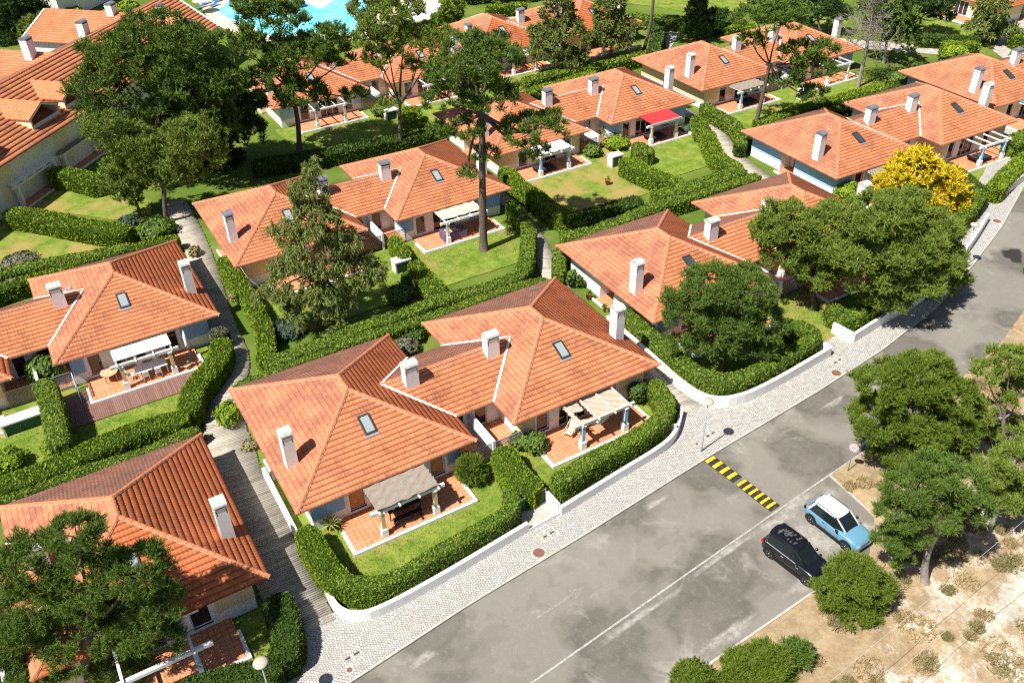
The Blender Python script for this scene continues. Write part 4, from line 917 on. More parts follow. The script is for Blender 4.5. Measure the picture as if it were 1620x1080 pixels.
# ---------------------------------------------------------------- pergolas
def at_duplex(k, dy=0): return D[k][0], D[k][1]
def perg(k, mir, style, label, sh=0.): (l, y) = at_duplex(k); return pergola(l, y, mir, style, label, sh=sh)
perg('a', False, st(post='yellow_paint', cover='reed', wave=.10, cy1=.15, cy0=-2.15), 'pergola with a wavy brown reed cover and cream posts over a dark table')
perg('a', True, st(post='sky_paint', beam='weathered', cover='reed_pale', wave=.05, cy1=.5, cy0=-1.9, torn=1, zc=2.36), 'pergola with torn pale reed cover, open rafters and light blue posts')
perg('c', True, st(post='yellow_paint', beam='white_dirty', cover='canvas_white', cy1=-.2, cy0=-1.75, rafters=4), 'pergola with a plain white canvas and thin cream posts over the white table')
perg('e', True, st(post='cream', cover='canvas_beige', wave=.14, cy1=.1, cy0=-1.9), 'pergola with sagging beige canvas over a purple covered table')
perg('g', False, st(post='sky_paint', cover=None), 'pergola of bare beams hidden under the round pine by the street corner')
perg('g', True, st(post='yellow_paint', cover=None), 'pergola of bare beams under the largest clump of pines')
perg('i', False, st(post='sky_paint', cover='reed', wave=.08), 'pergola with grey reed cover half hidden by the golden conifer')
perg('i', True, st(post='sky_paint', rafters=4), 'pergola of four bare white rafters on blue posts over dark sunbeds')
perg('k', False, st(post='sky_paint', cover='teal', wave=0, cy0=-2.3, cy1=.3), 'dark green awning pergola cut by the right edge')
perg('n', False, st(post='sky_paint', cover='canvas_white', wave=.03), 'pergola with flat white cover and blue posts behind pine branches')
perg('n', True, st(post='cream', cover='red_metal', ribs=1, rise=.15, cy1=.5, cy0=-2.3, rafters=0), 'red ribbed metal awning with cream posts beside a green lawn')
perg('o', False, st(post='sky_paint', cover='reed', wave=.05), 'grey and teal reed-covered pergola behind the leaning pine trunk')
perg('o', True, st(post='cream'), 'pergola of white rafters with two yellow posts near the grey bare tree')
perg('t', False, st(post='cream'), 'pergola of white rafters and cream posts below the tall pine')
perg('t', True, st(post='cream'), 'white pergola behind the forked pine below the swimming pool')
perg('q', False, st(post='cream', cover=None, rafters=8), 'white slatted pergola beside a glazed veranda')
perg('q', True, st(post='sky_paint'), 'white pergola with blue post behind the second cypress')
# bottom-left: open cross of white and blue beams
o = empty('pergola', (D['d'][0][0] + 14.86, D['d'][0][1], 0)); tag(o, 'simple cross of pale blue and white beams over a shaded terrace, bottom left', 'pergola', 'pergolas over the villa terraces')
mb = MB(); mb.box(3.7, 3.95, -2.1, -1.85, .2, 2.15, 'sky_paint'); mb.build('post', o); mb = MB(); mb.box(7.2, 7.45, -2.1, -1.85, .2, 2.15, 'sky_paint'); mb.build('post', o)
mb = MB(); mb.box(3.2, 8.3, -2.1, -1.88, 2.15, 2.36, 'white'); mb.build('beam', o)
for x in (3.83, 7.3): mb = MB(); mb.box(x - .07, x + .07, -2.35, .6, 2.36, 2.5, 'white'); mb.build('rafter', o)
mb = MB(); mb.box(3.3, 8.2, .45, .62, 2.1, 2.3, 'white'); mb.build('wall_beam', o)

# ---------------------------------------------------------------- the long two-storey building, top left
e46 = math.atan2(33.9, 32.2); EO = np.array([-2.3, 94.1]); eu = np.array([math.cos(e46), math.sin(e46)]); en = np.array([-eu[1], eu[0]])
big = empty('apartment_building', (EO[0], EO[1], 0), e46); tag(big, 'long two-storey apartment building with ribbed orange roof and dormer balconies, top left', 'building')
BL0, BL1, BD, BE, BR = -22, 44.5, 8.3, 5.0, 8.2; bs = (BR - BE) / BD
SEG, DV, HST = 3, .55, .10
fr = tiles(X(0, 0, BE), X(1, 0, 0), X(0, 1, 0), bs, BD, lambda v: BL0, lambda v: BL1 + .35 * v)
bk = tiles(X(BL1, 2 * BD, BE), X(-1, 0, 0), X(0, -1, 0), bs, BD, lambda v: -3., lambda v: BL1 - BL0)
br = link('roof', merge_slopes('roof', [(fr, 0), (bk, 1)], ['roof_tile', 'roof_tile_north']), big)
mb = MB(); mb.box(BL0, BL1, .9, 2 * BD - .9, 0, BE - .1, 'white'); [mb.box(x_, x_ + 2.2, .885, .9, .9, BE - .5, 'cream') for x_ in range(-18, 42, 9)]; mb.build('wall', big)
mb = MB(); mb.bar((BL1 + .05, 0, BE + .05), (BL1 + 2.95, BD, BR + .07), .3, .12, 'flashing'); mb.box(BL0, BL1, .05, 2 * BD - .05, BE - .12, BE - .03, 'soffit'); mb.build('roof_edge', br)
mb = MB(); caps(mb, (BL0, BD, BR), (BL1 + 2.9, BD, BR), .14); mb.build('ridge_tiles', br)
def dormer(s, y0=1.5, w=2.3):
    z0 = BE + y0 * bs + .05; zr = 7.75; ze = zr - w * .42; mb = MB()
    mb.box(s - w, s - w + .2, y0, 4.2, z0 - .4, ze - .1, 'cream'); mb.box(s + w - .2, s + w, y0, 4.2, z0 - .4, ze - .1, 'cream'); mb.box(s - w + .2, s + w - .2, y0, y0 + .12, z0 - .3, z0 + .35, 'white')
    mb.box(s - w + .2, s + w - .2, y0 + .12, 3.4, z0 - .2, z0 + .02, 'terrace_tile'); mb.box(s - w + .2, s + w - .2, 3.4, 3.55, z0 - .2, ze, 'yellow_paint')
    mb.box(s - .2, s + .8, 3.34, 3.39, z0 + .02, ze - .1, 'brown_wood'); mb.box(s - 1.8, s - .5, 3.34, 3.39, z0 + .02, ze - .2, 'glass')
    for sg in (-1, 1):
        mb.bar((s, y0 + .1, zr - .12), (s + sg * (w + .1), y0 + .1, ze - .16), .16, .26, 'white')
        p = [(s, y0, zr + .03), (s + sg * (w + .15), y0, ze - .03), (s + sg * (w + .15), (ze - BE) / bs, ze - .03), (s, (zr - BE) / bs, zr + .03)]
        mb.add(p + [(a, b, c - .09) for a, b, c in p], [(0, 1, 2, 3), (7, 6, 5, 4), (0, 4, 5, 1), (1, 5, 6, 2), (2, 6, 7, 3), (3, 7, 4, 0)], 'ridge_tile')
    return mb.build('dormer', big)
def s_of(px, py, z): p = at(px, py, z)[:2] - EO; return float(p @ eu), float(p @ en)
for px, py in ((32, 178), (118, 150), (292, 45), (-60, 240)): dormer(s_of(px, py, 6.4)[0])
def wing(s, yl, half, zr, ncol):
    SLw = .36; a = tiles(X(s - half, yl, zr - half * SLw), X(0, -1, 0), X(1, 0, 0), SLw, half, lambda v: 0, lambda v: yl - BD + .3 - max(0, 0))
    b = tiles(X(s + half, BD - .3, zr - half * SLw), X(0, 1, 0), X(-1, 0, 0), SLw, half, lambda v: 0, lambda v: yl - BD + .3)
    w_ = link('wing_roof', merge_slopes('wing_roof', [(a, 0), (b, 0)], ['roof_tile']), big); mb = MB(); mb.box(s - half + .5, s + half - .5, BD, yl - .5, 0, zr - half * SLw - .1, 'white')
    zz = zr - half * SLw; mb.add([(s - half + .5, yl - .5, zz - .1), (s + half - .5, yl - .5, zz - .1), (s, yl - .5, zr - .12)], [(0, 1, 2)], 'white'); mb.build('wing_wall', big)
    mb = MB(); mb.bar((s - half - .05, yl + .05, zz + .03), (s, yl + .05, zr + .05), .28, .14, 'flashing'); mb.bar((s + half + .05, yl + .05, zz + .03), (s, yl + .05, zr + .05), .28, .14, 'flashing'); caps(mb, (s, BD + .1, zr), (s, yl, zr), .14); mb.build('ridge_tiles', w_)
    return w_
SEG, DV, HST = 3, .40, .05
w1 = s_of(90, 86, 7.9); w2 = s_of(205, 22, 7.9)
wa = wing(w1[0], 26, 6.0, 7.9, 0); wb = wing(w2[0], 22, 6.2, 7.9, 0)
def chim_at(px, py, z, parent, w_=1.1, d_=1.0, h=1.9, cap='cap_grey'):
    s, y = s_of(px, py, z); chimney_mb(s - w_ / 2, s + w_ / 2, y - d_ / 2, y + d_ / 2, z - .8, z + h, cap).build('chimney', parent)
chim_at(49, 90, 7.7, wa); chim_at(136, 62, 6.6, wb); chim_at(178, 24, 7.7, wb, h=1.2); chim_at(256, 24, 7.6, br, .8, .8, 1.0)
SEG, DV, HST = 4, .33, .045
# its ground-floor pergolas
for (px, py), lb in (((33, 274), 'white pergola with wavy cloth at the foot of the long building'), ((104, 226), 'grey cloth pergola beside the long building, under pine branches')):
    s, y = s_of(px, py, 2.2); b_ = EO + eu * s + en * y; o = empty('pergola', (b_[0], b_[1], 0), e46); tag(o, lb, 'pergola', 'pergolas over the villa terraces')
    for x in (-2.9, 2.9): mb = MB(); mb.box(x - .2, x + .2, -1.9, -1.5, 0, 2.2, 'white'); mb.build('post', o)
    mb = MB(); mb.box(-3.6, 3.6, -1.85, -1.6, 2.2, 2.42, 'white'); mb.build('beam', o)
    vs = []; n = 20
    for j in range(2):
        for i in range(n): vs.append((-3.4 + 6.8 * i / (n - 1), -2.0 + 5.2 * j, 2.5 + .16 * abs(math.sin(i * .75))))
    mb = MB(); mb.add(vs + [(a, b, c - .03) for a, b, c in vs], [(i, i + 1, n + i + 1, n + i) for i in range(n - 1)] + [(2 * n + i + 1, 2 * n + i, 3 * n + i, 3 * n + i + 1) for i in range(n - 1)], 'canvas_white' if px < 50 else 'reed'); mb.build('cover', o)
    mb = MB(); mb.box(-3.7, 3.7, -2.4, 1.4, .02, .16, 'terrace_tile'); mb.box(-3.85, 3.85, -2.55, -2.4, .02, .2, 'white'); mb.build('terrace', o)
# fragments of the block behind it
o = empty('apartment_building', (*at(190, -8, 0)[:2], 0), e46); tag(o, 'pale building with light blue balcony front at the top left edge', 'building')
mb = MB(); mb.box(-16, 14, 0, 9, 0, 5.2, 'white'); mb.build('wall', o); mb = MB(); mb.box(-7, 6, -.9, 0, 2.6, 3.6, 'sky_paint'); mb.build('balcony', o)
mb = MB(); mb.box(-13, -8, -.9, 0, 3.0, 3.2, 'ridge_tile'); mb.box(-13, -8, -.6, 0, 3.2, 3.6, 'ridge_tile'); mb.build('roof', o)

# ---------------------------------------------------------------- pool terrace
sheet('pool_deck', [at(*p) for p in [(296, -25), (330, 30), (350, 44), (410, 66), (560, 66), (640, 52), (690, 20), (700, -30), (520, -60)]], .05, 'deck_concrete', .06)
PX = [(338, 19), (374, -6), (390, -22), (470, -24), (480, -2), (505, 14), (530, -2), (600, -10), (612, 0), (598, 18), (584, 30), (562, 52), (550, 57), (520, 52), (430, 60), (398, 46), (362, 32)]
PW = np.array([at(*p)[:2] for p in PX]); o = sheet('pool_water', PW, .07, 'pool_water', .01)
strip('pool_coping', np.r_[PW, PW[:1]], -.35, .7, .0, .085, 'white', 1.2)
mb = MB(); cc = at(672, 20); 
for i, r_ in enumerate((4.4, 3.6, 2.8, 2.0)): mb.lathe([(r_, 0), (r_, .18 + .16 * i), (r_ - .85, .18 + .16 * i)], 'white_dirty' if i % 2 else 'white', 40, (cc[0], cc[1], .05), smooth=False)
mb.lathe([(1.2, .6), (.0, .66)], 'deck_concrete', 24, (cc[0], cc[1], .05)); tag(mb.build('steps'), 'round white stepped platform beside the swimming pool', 'steps')
def lounger(px, py, rz, lb, mat='blue_cloth'):
    c = at(px, py, .3); o = empty('sun_lounger', (c[0], c[1], .05), rz); tag(o, lb, 'sun lounger', 'blue sun loungers by the pool')
    mb = MB(); mb.box(-1, 1, -.34, -.28, .26, .32, 'white'); mb.box(-1, 1, .28, .34, .26, .32, 'white')
    for x in (-.85, .8):
        for y in (-.31, .31): mb.box(x - .03, x + .03, y - .03, y + .03, 0, .26, 'white')
    mb.build('frame', o); mb = MB(); mb.box(-1, .35, -.28, .28, .30, .38, mat); mb.bar((.35, 0, .34), (.95, 0, .75), .56, .07, mat); mb.build('cushion', o)
for px, py, rz, lb in ((326, 4, .5, 'blue sun lounger beside the corner of the pool'), (338, 8, .6, 'blue sun lounger closest to the pool edge'), (318, 10, .4, 'blue sun lounger nearest the orange roof edge'), (345, 0, .5, 'blue sun lounger at the top edge of the photo')): lounger(px, py, rz, lb)
c = at(318, 0, 2); o = empty('parasol', (c[0], c[1], 0)); tag(o, 'pale yellow open parasol beside the pool loungers', 'parasol'); MB().tube([(0, 0, 0), (0, 0, 2.3)], .03, 'white', 8).build('pole', o); MB().lathe([(1.5, 1.9), (0, 2.4)], 'cream', 8, smooth=False).build('canopy', o)
# ---------------------------------------------------------------- street furniture, walls
G1 = 'low white walls along the street'
wall_line([(7.0, 45.0), (6.95, 38), (6.95, 33.2), (7.05, 32.0), (7.7, 31.2), (8.9, 30.85), (12.83, 31.1), (19.18, 31.85)], .82, .26, 'long white wall round the reed pergola garden, curving at the boardwalk')
wall_line([(21.54, 31.85), (26.5, 32.5), (29.9, 32.88), (31.5, 33.3), (32.5, 33.95), (33.9, 35.2)], .82, .26, 'white wall in front of the garden with blue pergola posts')
wall_line([(21.5, 33.3), (21.54, 32.0)], .95, .24, 'short white wall return beside the green gate')
wall_line([(36.0, 47), (35.85, 41), (35.65, 37.6), (35.95, 35.2), (37.4, 34.05), (40.5, 33.88), (47.8, 34.65)], .95, .28, 'white wall round the corner garden with the round pine, curving at the lamp post')
a, b, c, e = (50.3, 36.7), (50.5, 34.85), (55.1, 35.45), (59.6, 35.8)
wall_line([a, b], 1.0, .25, 'short white wall return beside the gap between street gardens')
wall_line([(47.6, 36.2), (47.8, 34.65)], .95, .25, 'white wall end at the corner of the garden with the round pine')
W2 = [b, c, e, (63.2, 36.7), tuple(at(1530, 400)[:2]), tuple(at(1560, 352)[:2])]
wall_line(W2, 1.0, .25, 'white wall below the largest clump of street pines')
a, b = at(1566, 318), at(1576, 323)
wall_line([tuple(a[:2]), tuple(b[:2])], 1.0, .3, 'white end block of the wall beside the golden conifer garden')
wall_line([tuple(b[:2]), tuple(at(1600, 300)[:2]), tuple(at(1640, 270)[:2]), tuple(at(1700, 235)[:2])], 1.0, .25, 'white street wall leaving the photo at the right edge')
wall_line([tuple(at(468, 1042)[:2]), tuple(at(452, 1066)[:2]), tuple(at(430, 1085)[:2]), tuple(at(380, 1110)[:2])], .8, .25, 'white curved wall piece at the bottom left of the pavement')
# green gate and recess by the street
def green_box(c, w_, d_, h, yaw, lb, top='white'):
    o = empty('meter_cabinet', (*c, 0), yaw); tag(o, lb, 'utility cabinet', 'green-doored cabinets in the gardens'); mb = MB()
    mb.box(-w_ / 2, -w_ / 2 + .14, -d_ / 2, d_ / 2, 0, h, 'white_dirty'); mb.box(w_ / 2 - .14, w_ / 2, -d_ / 2, d_ / 2, 0, h, 'white_dirty'); mb.box(-w_ / 2 + .14, w_ / 2 - .14, d_ / 2 - .14, d_ / 2, 0, h, 'white_dirty'); mb.box(-w_ / 2 - .05, w_ / 2 + .05, -d_ / 2 - .06, d_ / 2 + .03, h, h + .12, top); mb.build('housing', o)
    for s in (0, 1): x0 = -w_ / 2 + .15 + s * (w_ / 2 - .15); mb = MB(); mb.box(x0, x0 + w_ / 2 - .17, -d_ / 2 + .12, -d_ / 2 + .16, .05, h - .02, 'green_panel'); dr = mb.build('door', o); mb = MB(); mb.box(x0 + (.1 if s else w_ / 2 - .35), x0 + (.14 if s else w_ / 2 - .31), -d_ / 2 + .09, -d_ / 2 + .12, h * .5, h * .5 + .12, 'grey_metal'); mb.build('handle', dr)
o = empty('green_gate', (19.3, 33.35, 0)); tag(o, 'dark green metal gate panel between the two street hedges', 'gate')
mb = MB(); mb.box(0, 2.1, 0, .05, .05, 1.15, 'green_panel'); mb.build('panel', o); mb = MB(); mb.box(-.05, 0, -.02, .07, 0, 1.25, 'grey_metal'); mb.box(2.1, 2.16, -.02, .07, 0, 1.25, 'grey_metal'); mb.box(0, 2.1, -.02, .07, 1.15, 1.2, 'grey_metal'); mb.box(1.03, 1.07, -.02, .0, .05, 1.15, 'grey_metal'); mb.build('frame', o)
sheet('gate_step', [(19.2, 31.75), (21.5, 31.95), (21.5, 33.3), (19.2, 33.3)], .14, 'concrete', .1)
mb = MB(); mb.box(19.2, 21.45, 31.78, 31.95, .1, .3, 'white', R(4)); tag(mb.build('garden_wall'), 'low white sill in front of the green gate', 'wall', G1)
green_box(at(635, 420, .5)[:2], 1.5, .9, 1.1, 0, 'white cabinet with green door beside the rectangular hedge behind the cypress')
green_box(at(36, 668, .5)[:2], 2.6, .9, 1.0, .03, 'wide cabinet with two green doors by the left edge')
green_box(at(973, 255, .5)[:2], 1.4, .9, 1.2, 0, 'white cabinet with dark door beside the yellowed lawn')
green_box(at(618, 182, .5)[:2], 1.5, .9, 1.1, 0, 'white cabinet with green door beside the forked pine trunk')
green_box(at(1272, 150, .5)[:2], 1.6, .9, 1.2, .1, 'grey-white cabinet in shade of the hedge below the yellow posts')
o = MB().box(0, .12, 0, .75, .1, 1.1, 'concrete').build('meter_post', None, tuple(at(1069, 690, .1) * [1, 1, 0] + [0, 0, 0]), .5); tag(o, 'narrow grey metal cabinet at the end of the street hedge', 'utility cabinet')

def lamp(px, py, lb, h=4.4, ht=None):
    b = at(px, py, .12); o = empty('street_lamp', (b[0], b[1], .12)); tag(o, lb, 'street lamp', 'disc-topped street lamps on the pavement')
    MB().tube([(0, 0, 0), (0, 0, .5), (0, 0, .52), (0, 0, h - .3)], [.07, .07, .05, .036], 'grey_metal', 12).build('pole', o)
    hd = MB().lathe([(.05, h - .32), (.12, h - .26), (.34, h - .16), (.37, h - .10), (.33, h - .03), (.18, h + .03), (0.001, h + .045)], 'lamp_glass', 24).build('lamp_head', o)
    MB().lathe([(.05, h - .34), (.11, h - .27)], 'grey_metal', 16).build('collar', hd)
lamp(1109.5, 713, 'street lamp by the curved white wall opposite the speed bump')
b_ = at_axis(417, 1042, at(437, 1128, .12)); lamp(437, 1128, 'street lamp at the bottom left corner beside the dark hedge')
lamp(1520, 425, 'street lamp behind the street pines near the golden conifer')
# speed sign
b = at(1341, 745); o = empty('speed_sign', (b[0], b[1], 0), 0); tag(o, 'round white 20 speed limit sign on a thin grey post', 'traffic sign')
MB().tube([(0, 0, 0), (0, 0, 2.35)], .03, 'grey_metal', 10).build('post', o)
az = math.atan2(-b[1] * .62, -b[0]); pl = empty('sign_plate', (0, 0, 2.1)); bpy.data.objects.remove(pl)
nrm = Vector((math.cos(az), math.sin(az), 0.10)).normalized(); q = nrm.to_track_quat('Z', 'Y')
def disc(r, t0, t1, mat, nm, par): mb = MB(); mb.lathe([(0.001, t0), (r, t0), (r, t1), (0.001, t1)], mat, 32, smooth=False); o_ = mb.build(nm, par); o_.location = (nrm.x * .05, nrm.y * .05, 2.1); o_.rotation_euler = q.to_euler(); return o_
pl = disc(.30, 0, .02, 'sign_white', 'sign_plate', o)
def flat(mb, nm, par): o_ = mb.build(nm, par); return o_
mb = MB(); n = 40; vs = []
for r_ in (.285, .225):
    for k in range(n): t = 2 * math.pi * k / n; vs.append((r_ * math.cos(t), r_ * math.sin(t), .0225))
mb.add(vs, [(k, (k + 1) % n, n + (k + 1) % n, n + k) for k in range(n)], 'sign_red'); flat(mb, 'sign_ring', pl)
cu = bpy.data.curves.new('speed_numerals', 'FONT'); cu.body = '20'; cu.size = .30; cu.align_x = 'CENTER'; cu.align_y = 'CENTER'; cu.extrude = .002; cu.offset = .006; cu.materials.append(MATS['sign_dark'])
tmp = bpy.data.objects.new('tmp', cu); me = bpy.data.meshes.new_from_object(tmp); bpy.data.objects.remove(tmp); me.materials.clear(); me.materials.append(MATS['sign_dark'])
to = link('numerals', me, pl, (0, 0, .024))
# bin
b = at(1373, 713); o = empty('litter_bin', (b[0], b[1], .0)); tag(o, 'dark green litter bin under the big roadside pine', 'litter bin')
MB().lathe([(.001, .1), (.24, .1), (.27, .95), (.27, 1.0), (.22, 1.0)], 'bin_green', 18).build('body', o); MB().lathe([(.30, 1.0), (.30, 1.06), (.12, 1.2), (.001, 1.22)], 'bin_green', 18).build('lid', o)
# rubber speed bump in two runs
def bump_run(p, q, n, lb):
    p, q = np.array(p), np.array(q); o = empty('speed_bump', (p[0], p[1], 0), math.atan2(q[1] - p[1], q[0] - p[0])); tag(o, lb, 'speed bump', 'yellow and black rubber speed bumps'); L = np.linalg.norm(q - p); s = L / n
    for i in range(n):
        x0, x1 = i * s, (i + .52) * s; mb = MB()
        for a, b, mt in ((x0, x1, 'yellow'), (x1, (i + 1) * s, 'black')):
            prof = [(-.45, .005), (-.30, .045), (0, .055), (.30, .045), (.45, .005)]; vs = [(x, y, z) for x in (a + .008, b - .008) for y, z in prof]
            mb.add(vs, [(k, k + 1, 6 + k, 5 + k) for k in range(4)] + [(0, 1, 2, 3, 4), (9, 8, 7, 6, 5)], 'black_rubber')
            if mt == 'yellow':
                for y0_, y1_ in ((-.40, -.20), (-.17, .17), (.20, .40)):
                    z = lambda y: .062 - .05 * max(0, (abs(y) - .28)) / .15 * .5 - (.004 if abs(y) > .3 else 0)
                    mb.add([(a + .03, y0_, z(y0_) - .0), (b - .03, y0_, z(y0_)), (b - .03, y1_, z(y1_)), (a + .03, y1_, z(y1_)), (a + .03, y0_, .01), (b - .03, y0_, .01), (b - .03, y1_, .01), (a + .03, y1_, .01)], [(0, 1, 2, 3), (0, 4, 5, 1), (1, 5, 6, 2), (2, 6, 7, 3), (3, 7, 4, 0)], 'yellow_rubber')
        mb.build('rubber_segment', o)
bump_run((32.72, 30.92), (32.98, 28.42), 4, 'shorter yellow and black speed bump beside the pavement kerb'); bump_run((33.0, 28.18), (33.26, 25.30), 6, 'longer yellow and black speed bump beside the lane line')
def manhole(px, py, lb, r=.36, z=.12):
    c = at(px, py, z); o = MB().lathe([(r + .07, 0), (r + .07, .008), (r, .012)], 'cover_grate', 28, smooth=False).lathe([(r, .006), (.001, .006)], 'cover_metal', 28, smooth=False).build('manhole_cover', None, (c[0], c[1], z)); tag(o, lb, 'manhole cover', 'round rust-brown manhole covers')
manhole(852.5, 874, 'round rusty manhole cover on the pavement below the green gate'); manhole(1323, 590, 'round rusty manhole cover on the pavement near the large tree shadow'); manhole(1577, 350, 'round rusty manhole cover on the curved pavement, upper right')
manhole(1102.5, 697 + 5, 'small round cover beside the lamp post', .12)
manhole(553, 1059, 'small dark round cover near the kerb, bottom left', .16)
def drain(px, py, rz, lb):
    c = at(px, py, .12); o = empty('drain_cover', (c[0], c[1], .12), rz); tag(o, lb, 'drain cover', 'square paved drain covers'); mb = MB()
    mb.box(-.55, .55, -.42, -.36, 0, .012, 'cover_grate'); mb.box(-.55, .55, .36, .42, 0, .012, 'cover_grate'); mb.box(-.55, -.49, -.36, .36, 0, .012, 'cover_grate'); mb.box(.49, .55, -.36, .36, 0, .012, 'cover_grate'); mb.box(-.03, .03, -.36, .36, 0, .012, 'cover_grate'); mb.build('frame', o)
    MB().box(-.40, -.12, -.05, .05, 0, .016, 'dark_metal').build('handle', o); MB().box(.12, .40, -.05, .05, 0, .016, 'dark_metal').build('handle', o)
drain(868, 845, .1, 'square drain cover on the pavement just below the green gate'); drain(557, 1037, .1, 'square drain cover on the pavement, bottom left'); drain(1124, 687, .1, 'square drain cover beside the lamp post shadow'); drain(1325, 571, .1, 'square drain cover near the gap between two street gardens')
for (a, b), lb in ((((1310, 1080), (1620, 823)), 'thin pale overhead cable crossing the sand, upper one'), (((1405, 1075), (1620, 890)), 'thin pale overhead cable crossing the sand, lower one')):
    p, q = at(*a, 5.5), at(*b, 5.5); d = (q - p); mb = MB(); mb.tube([p - d * 1.5, p - d * .5, p, q, q + d * .8, q + d * 2.0], .012, 'cable', 5); tag(mb.build('overhead_cable'), lb, 'cable', 'overhead cables')

# ---------------------------------------------------------------- cars
def car(wr, wf, L, W, H, paint, roofc, lb, black=False):
    """wr, wf: the near-side wheel centres in the photograph"""
    a, b = at(*wr, .32), at(*wf, .32); f = unit((b - a)[:2]); wb = 2.56; left = np.array([-f[1], f[0]]); c = (a + b)[:2] / 2 + left * (W / 2 - .10)
    o = empty('parked_car', (c[0], c[1], 0), math.atan2(f[1], f[0])); tag(o, lb, 'car', 'cars parked in the bay')
    h = W / 2; bt = .97 if not black else 1.0; xo = -L / 2 + .02
    # lower body: stations (x, half width, bottom, top)
    S = [(0, h * .70, .42, .78), (.05, h * .84, .34, .90), (.18, h * .95, .27, bt), (.50, h * .99, .22, bt + .02), (1.1, h, .20, bt), (2.1, h, .20, bt - .01), (2.95 / 4.05 * L, h * .985, .20, bt - .02), (3.35 / 4.05 * L, h * .97, .20, bt - .04), (3.72 / 4.05 * L, h * .93, .22, bt - .12), (L - .12, h * .84, .26, .76), (L - .02, h * .70, .33, .62), (L, h * .62, .38, .54)]
    ring = []
    for x, w_, b_, t_ in S:
        y = [(0, b_), (w_ * .88, b_), (w_ * .97, b_ + .10), (w_, b_ + (t_ - b_) * .45), (w_ * .985, b_ + (t_ - b_) * .75), (w_ * .93, t_ - .03), (w_ * .80, t_), (w_ * .42, t_ + .025), (0, t_ + .035)]
        ring.append([(x + xo, yy, z) for yy, z in y] + [(x + xo, -yy, z) for yy, z in y[-2:0:-1]])
    n = len(ring[0]); vs = [p for r_ in ring for p in r_]; mb = MB()
    mb.add(vs, [(i * n + k, i * n + (k + 1) % n, (i + 1) * n + (k + 1) % n, (i + 1) * n + k) for i in range(len(S) - 1) for k in range(n)] + [tuple(reversed(range(n))), tuple((len(S) - 1) * n + k for k in range(n))], paint, True)
    body = mb.build('body', o)
    # dark sills and bumper bottoms, wheel arches
    mb = MB()
    for s in (1, -1):
        mb.box(-wb / 2 + .36, wb / 2 - .36, s * (h - .02) - (.03 if s > 0 else 0), s * (h - .02) + (.0 if s > 0 else .03), .2, .34, 'trim_black') if False else mb.bar((-wb / 2 + .36, s * (h - .005), .27), (wb / 2 - .36, s * (h - .005), .28), .035, .20, 'trim_black')
        for x in (-wb / 2, wb / 2):
            vs = []; m_ = 14
            for k in range(m_ + 1):
                t = math.pi * (-.12 + 1.24 * k / m_)
                for r_ in (.345, .42):
                    for yy in (h - .10, h + .012): vs.append((x + r_ * math.cos(t), s * yy, .32 + r_ * math.sin(t)))
            fs = []
            for k in range(m_):
                q_ = 4 * k; fs += [(q_ + 1, q_ + 3, q_ + 7, q_ + 5), (q_ + 2, q_ + 6, q_ + 7, q_ + 3), (q_, q_ + 1, q_ + 5, q_ + 4)]
            mb.add(vs, fs, 'trim_black'); mb.tube([(x, s * (h - .16), .32), (x, s * (h + .003), .32)], .35, 'black', 20)
    mb.bar((-L / 2 + .03, 0, .36), (-L / 2 + .04, 0, .36 + .001), .01, .01, 'trim_black')
    mb.box(-L / 2 - .01, -L / 2 + .10, -h * .68, h * .68, .34, .52, 'trim_black'); mb.box(L / 2 - .10, L / 2 + .012, -h * .60, h * .60, .36, .50, 'trim_black'); mb.build('lower_trim', body)
    # glasshouse: base ring, roof ring
    x0, x1 = xo + .16, xo + 3.02 / 4.05 * L; r0, r1 = xo + (.52 if not black else .34), xo + 2.18 / 4.05 * L; wb0, wr0 = h * .90, h * .70; zt = H - .05
    base = [(x0, wb0 * .80), (x0 + .30, wb0), (x1 - .75, wb0 * 1.0), (x1, wb0 * .72)]; top = [(r0, wr0 * .86), (r0 + .22, wr0), (r1 - .12, wr0 * .98), (r1, wr0 * .86)]
    B = [(x, y, bt - .03) for x, y in base] + [(x, -y, bt - .03) for x, y in reversed(base)]; T = [(x, y, zt) for x, y in top] + [(x, -y, zt) for x, y in reversed(top)]
    mb = MB(); mb.add(B + T, [(k, (k + 1) % 8, 8 + (k + 1) % 8, 8 + k) for k in range(8)], 'car_glass'); mb.build('windows', body)
    mb = MB()     # roof skin with crown and rolled edge
    rows = [(r0 - .10, .80, -.05), (r0 + .02, .97, 0), (r0 + .25, 1.06, .02), ((r0 + r1) / 2, 1.07, .035), (r1 - .18, 1.04, .02), (r1 + .02, .95, -.01), (r1 + .09, .90, -.05)]; m_ = 9; vs = []
    for x, k_, dz in rows:
        for j in range(m_): u = -1 + 2 * j / (m_ - 1); vs.append((x - (.05 * u * u if x > 0 else -.05 * u * u), wr0 * k_ * u, zt + dz + .045 * (1 - abs(u) ** 3.0) - (.05 if abs(u) == 1 else 0)))
    mb.add(vs, [(i * m_ + j, i * m_ + j + 1, (i + 1) * m_ + j + 1, (i + 1) * m_ + j) for i in range(len(rows) - 1) for j in range(m_ - 1)], roofc, True); ro = mb.build('roof', body)
    for s in (1, -1): mb = MB(); mb.tube([(r0 + .12, s * wr0 * .93, zt + .045), (r0 + .2, s * wr0 * .95, zt + .085), (r1 - .25, s * wr0 * .95, zt + .085), (r1 - .15, s * wr0 * .93, zt + .04)], .018, 'trim_black', 6).build('roof_rail', ro)
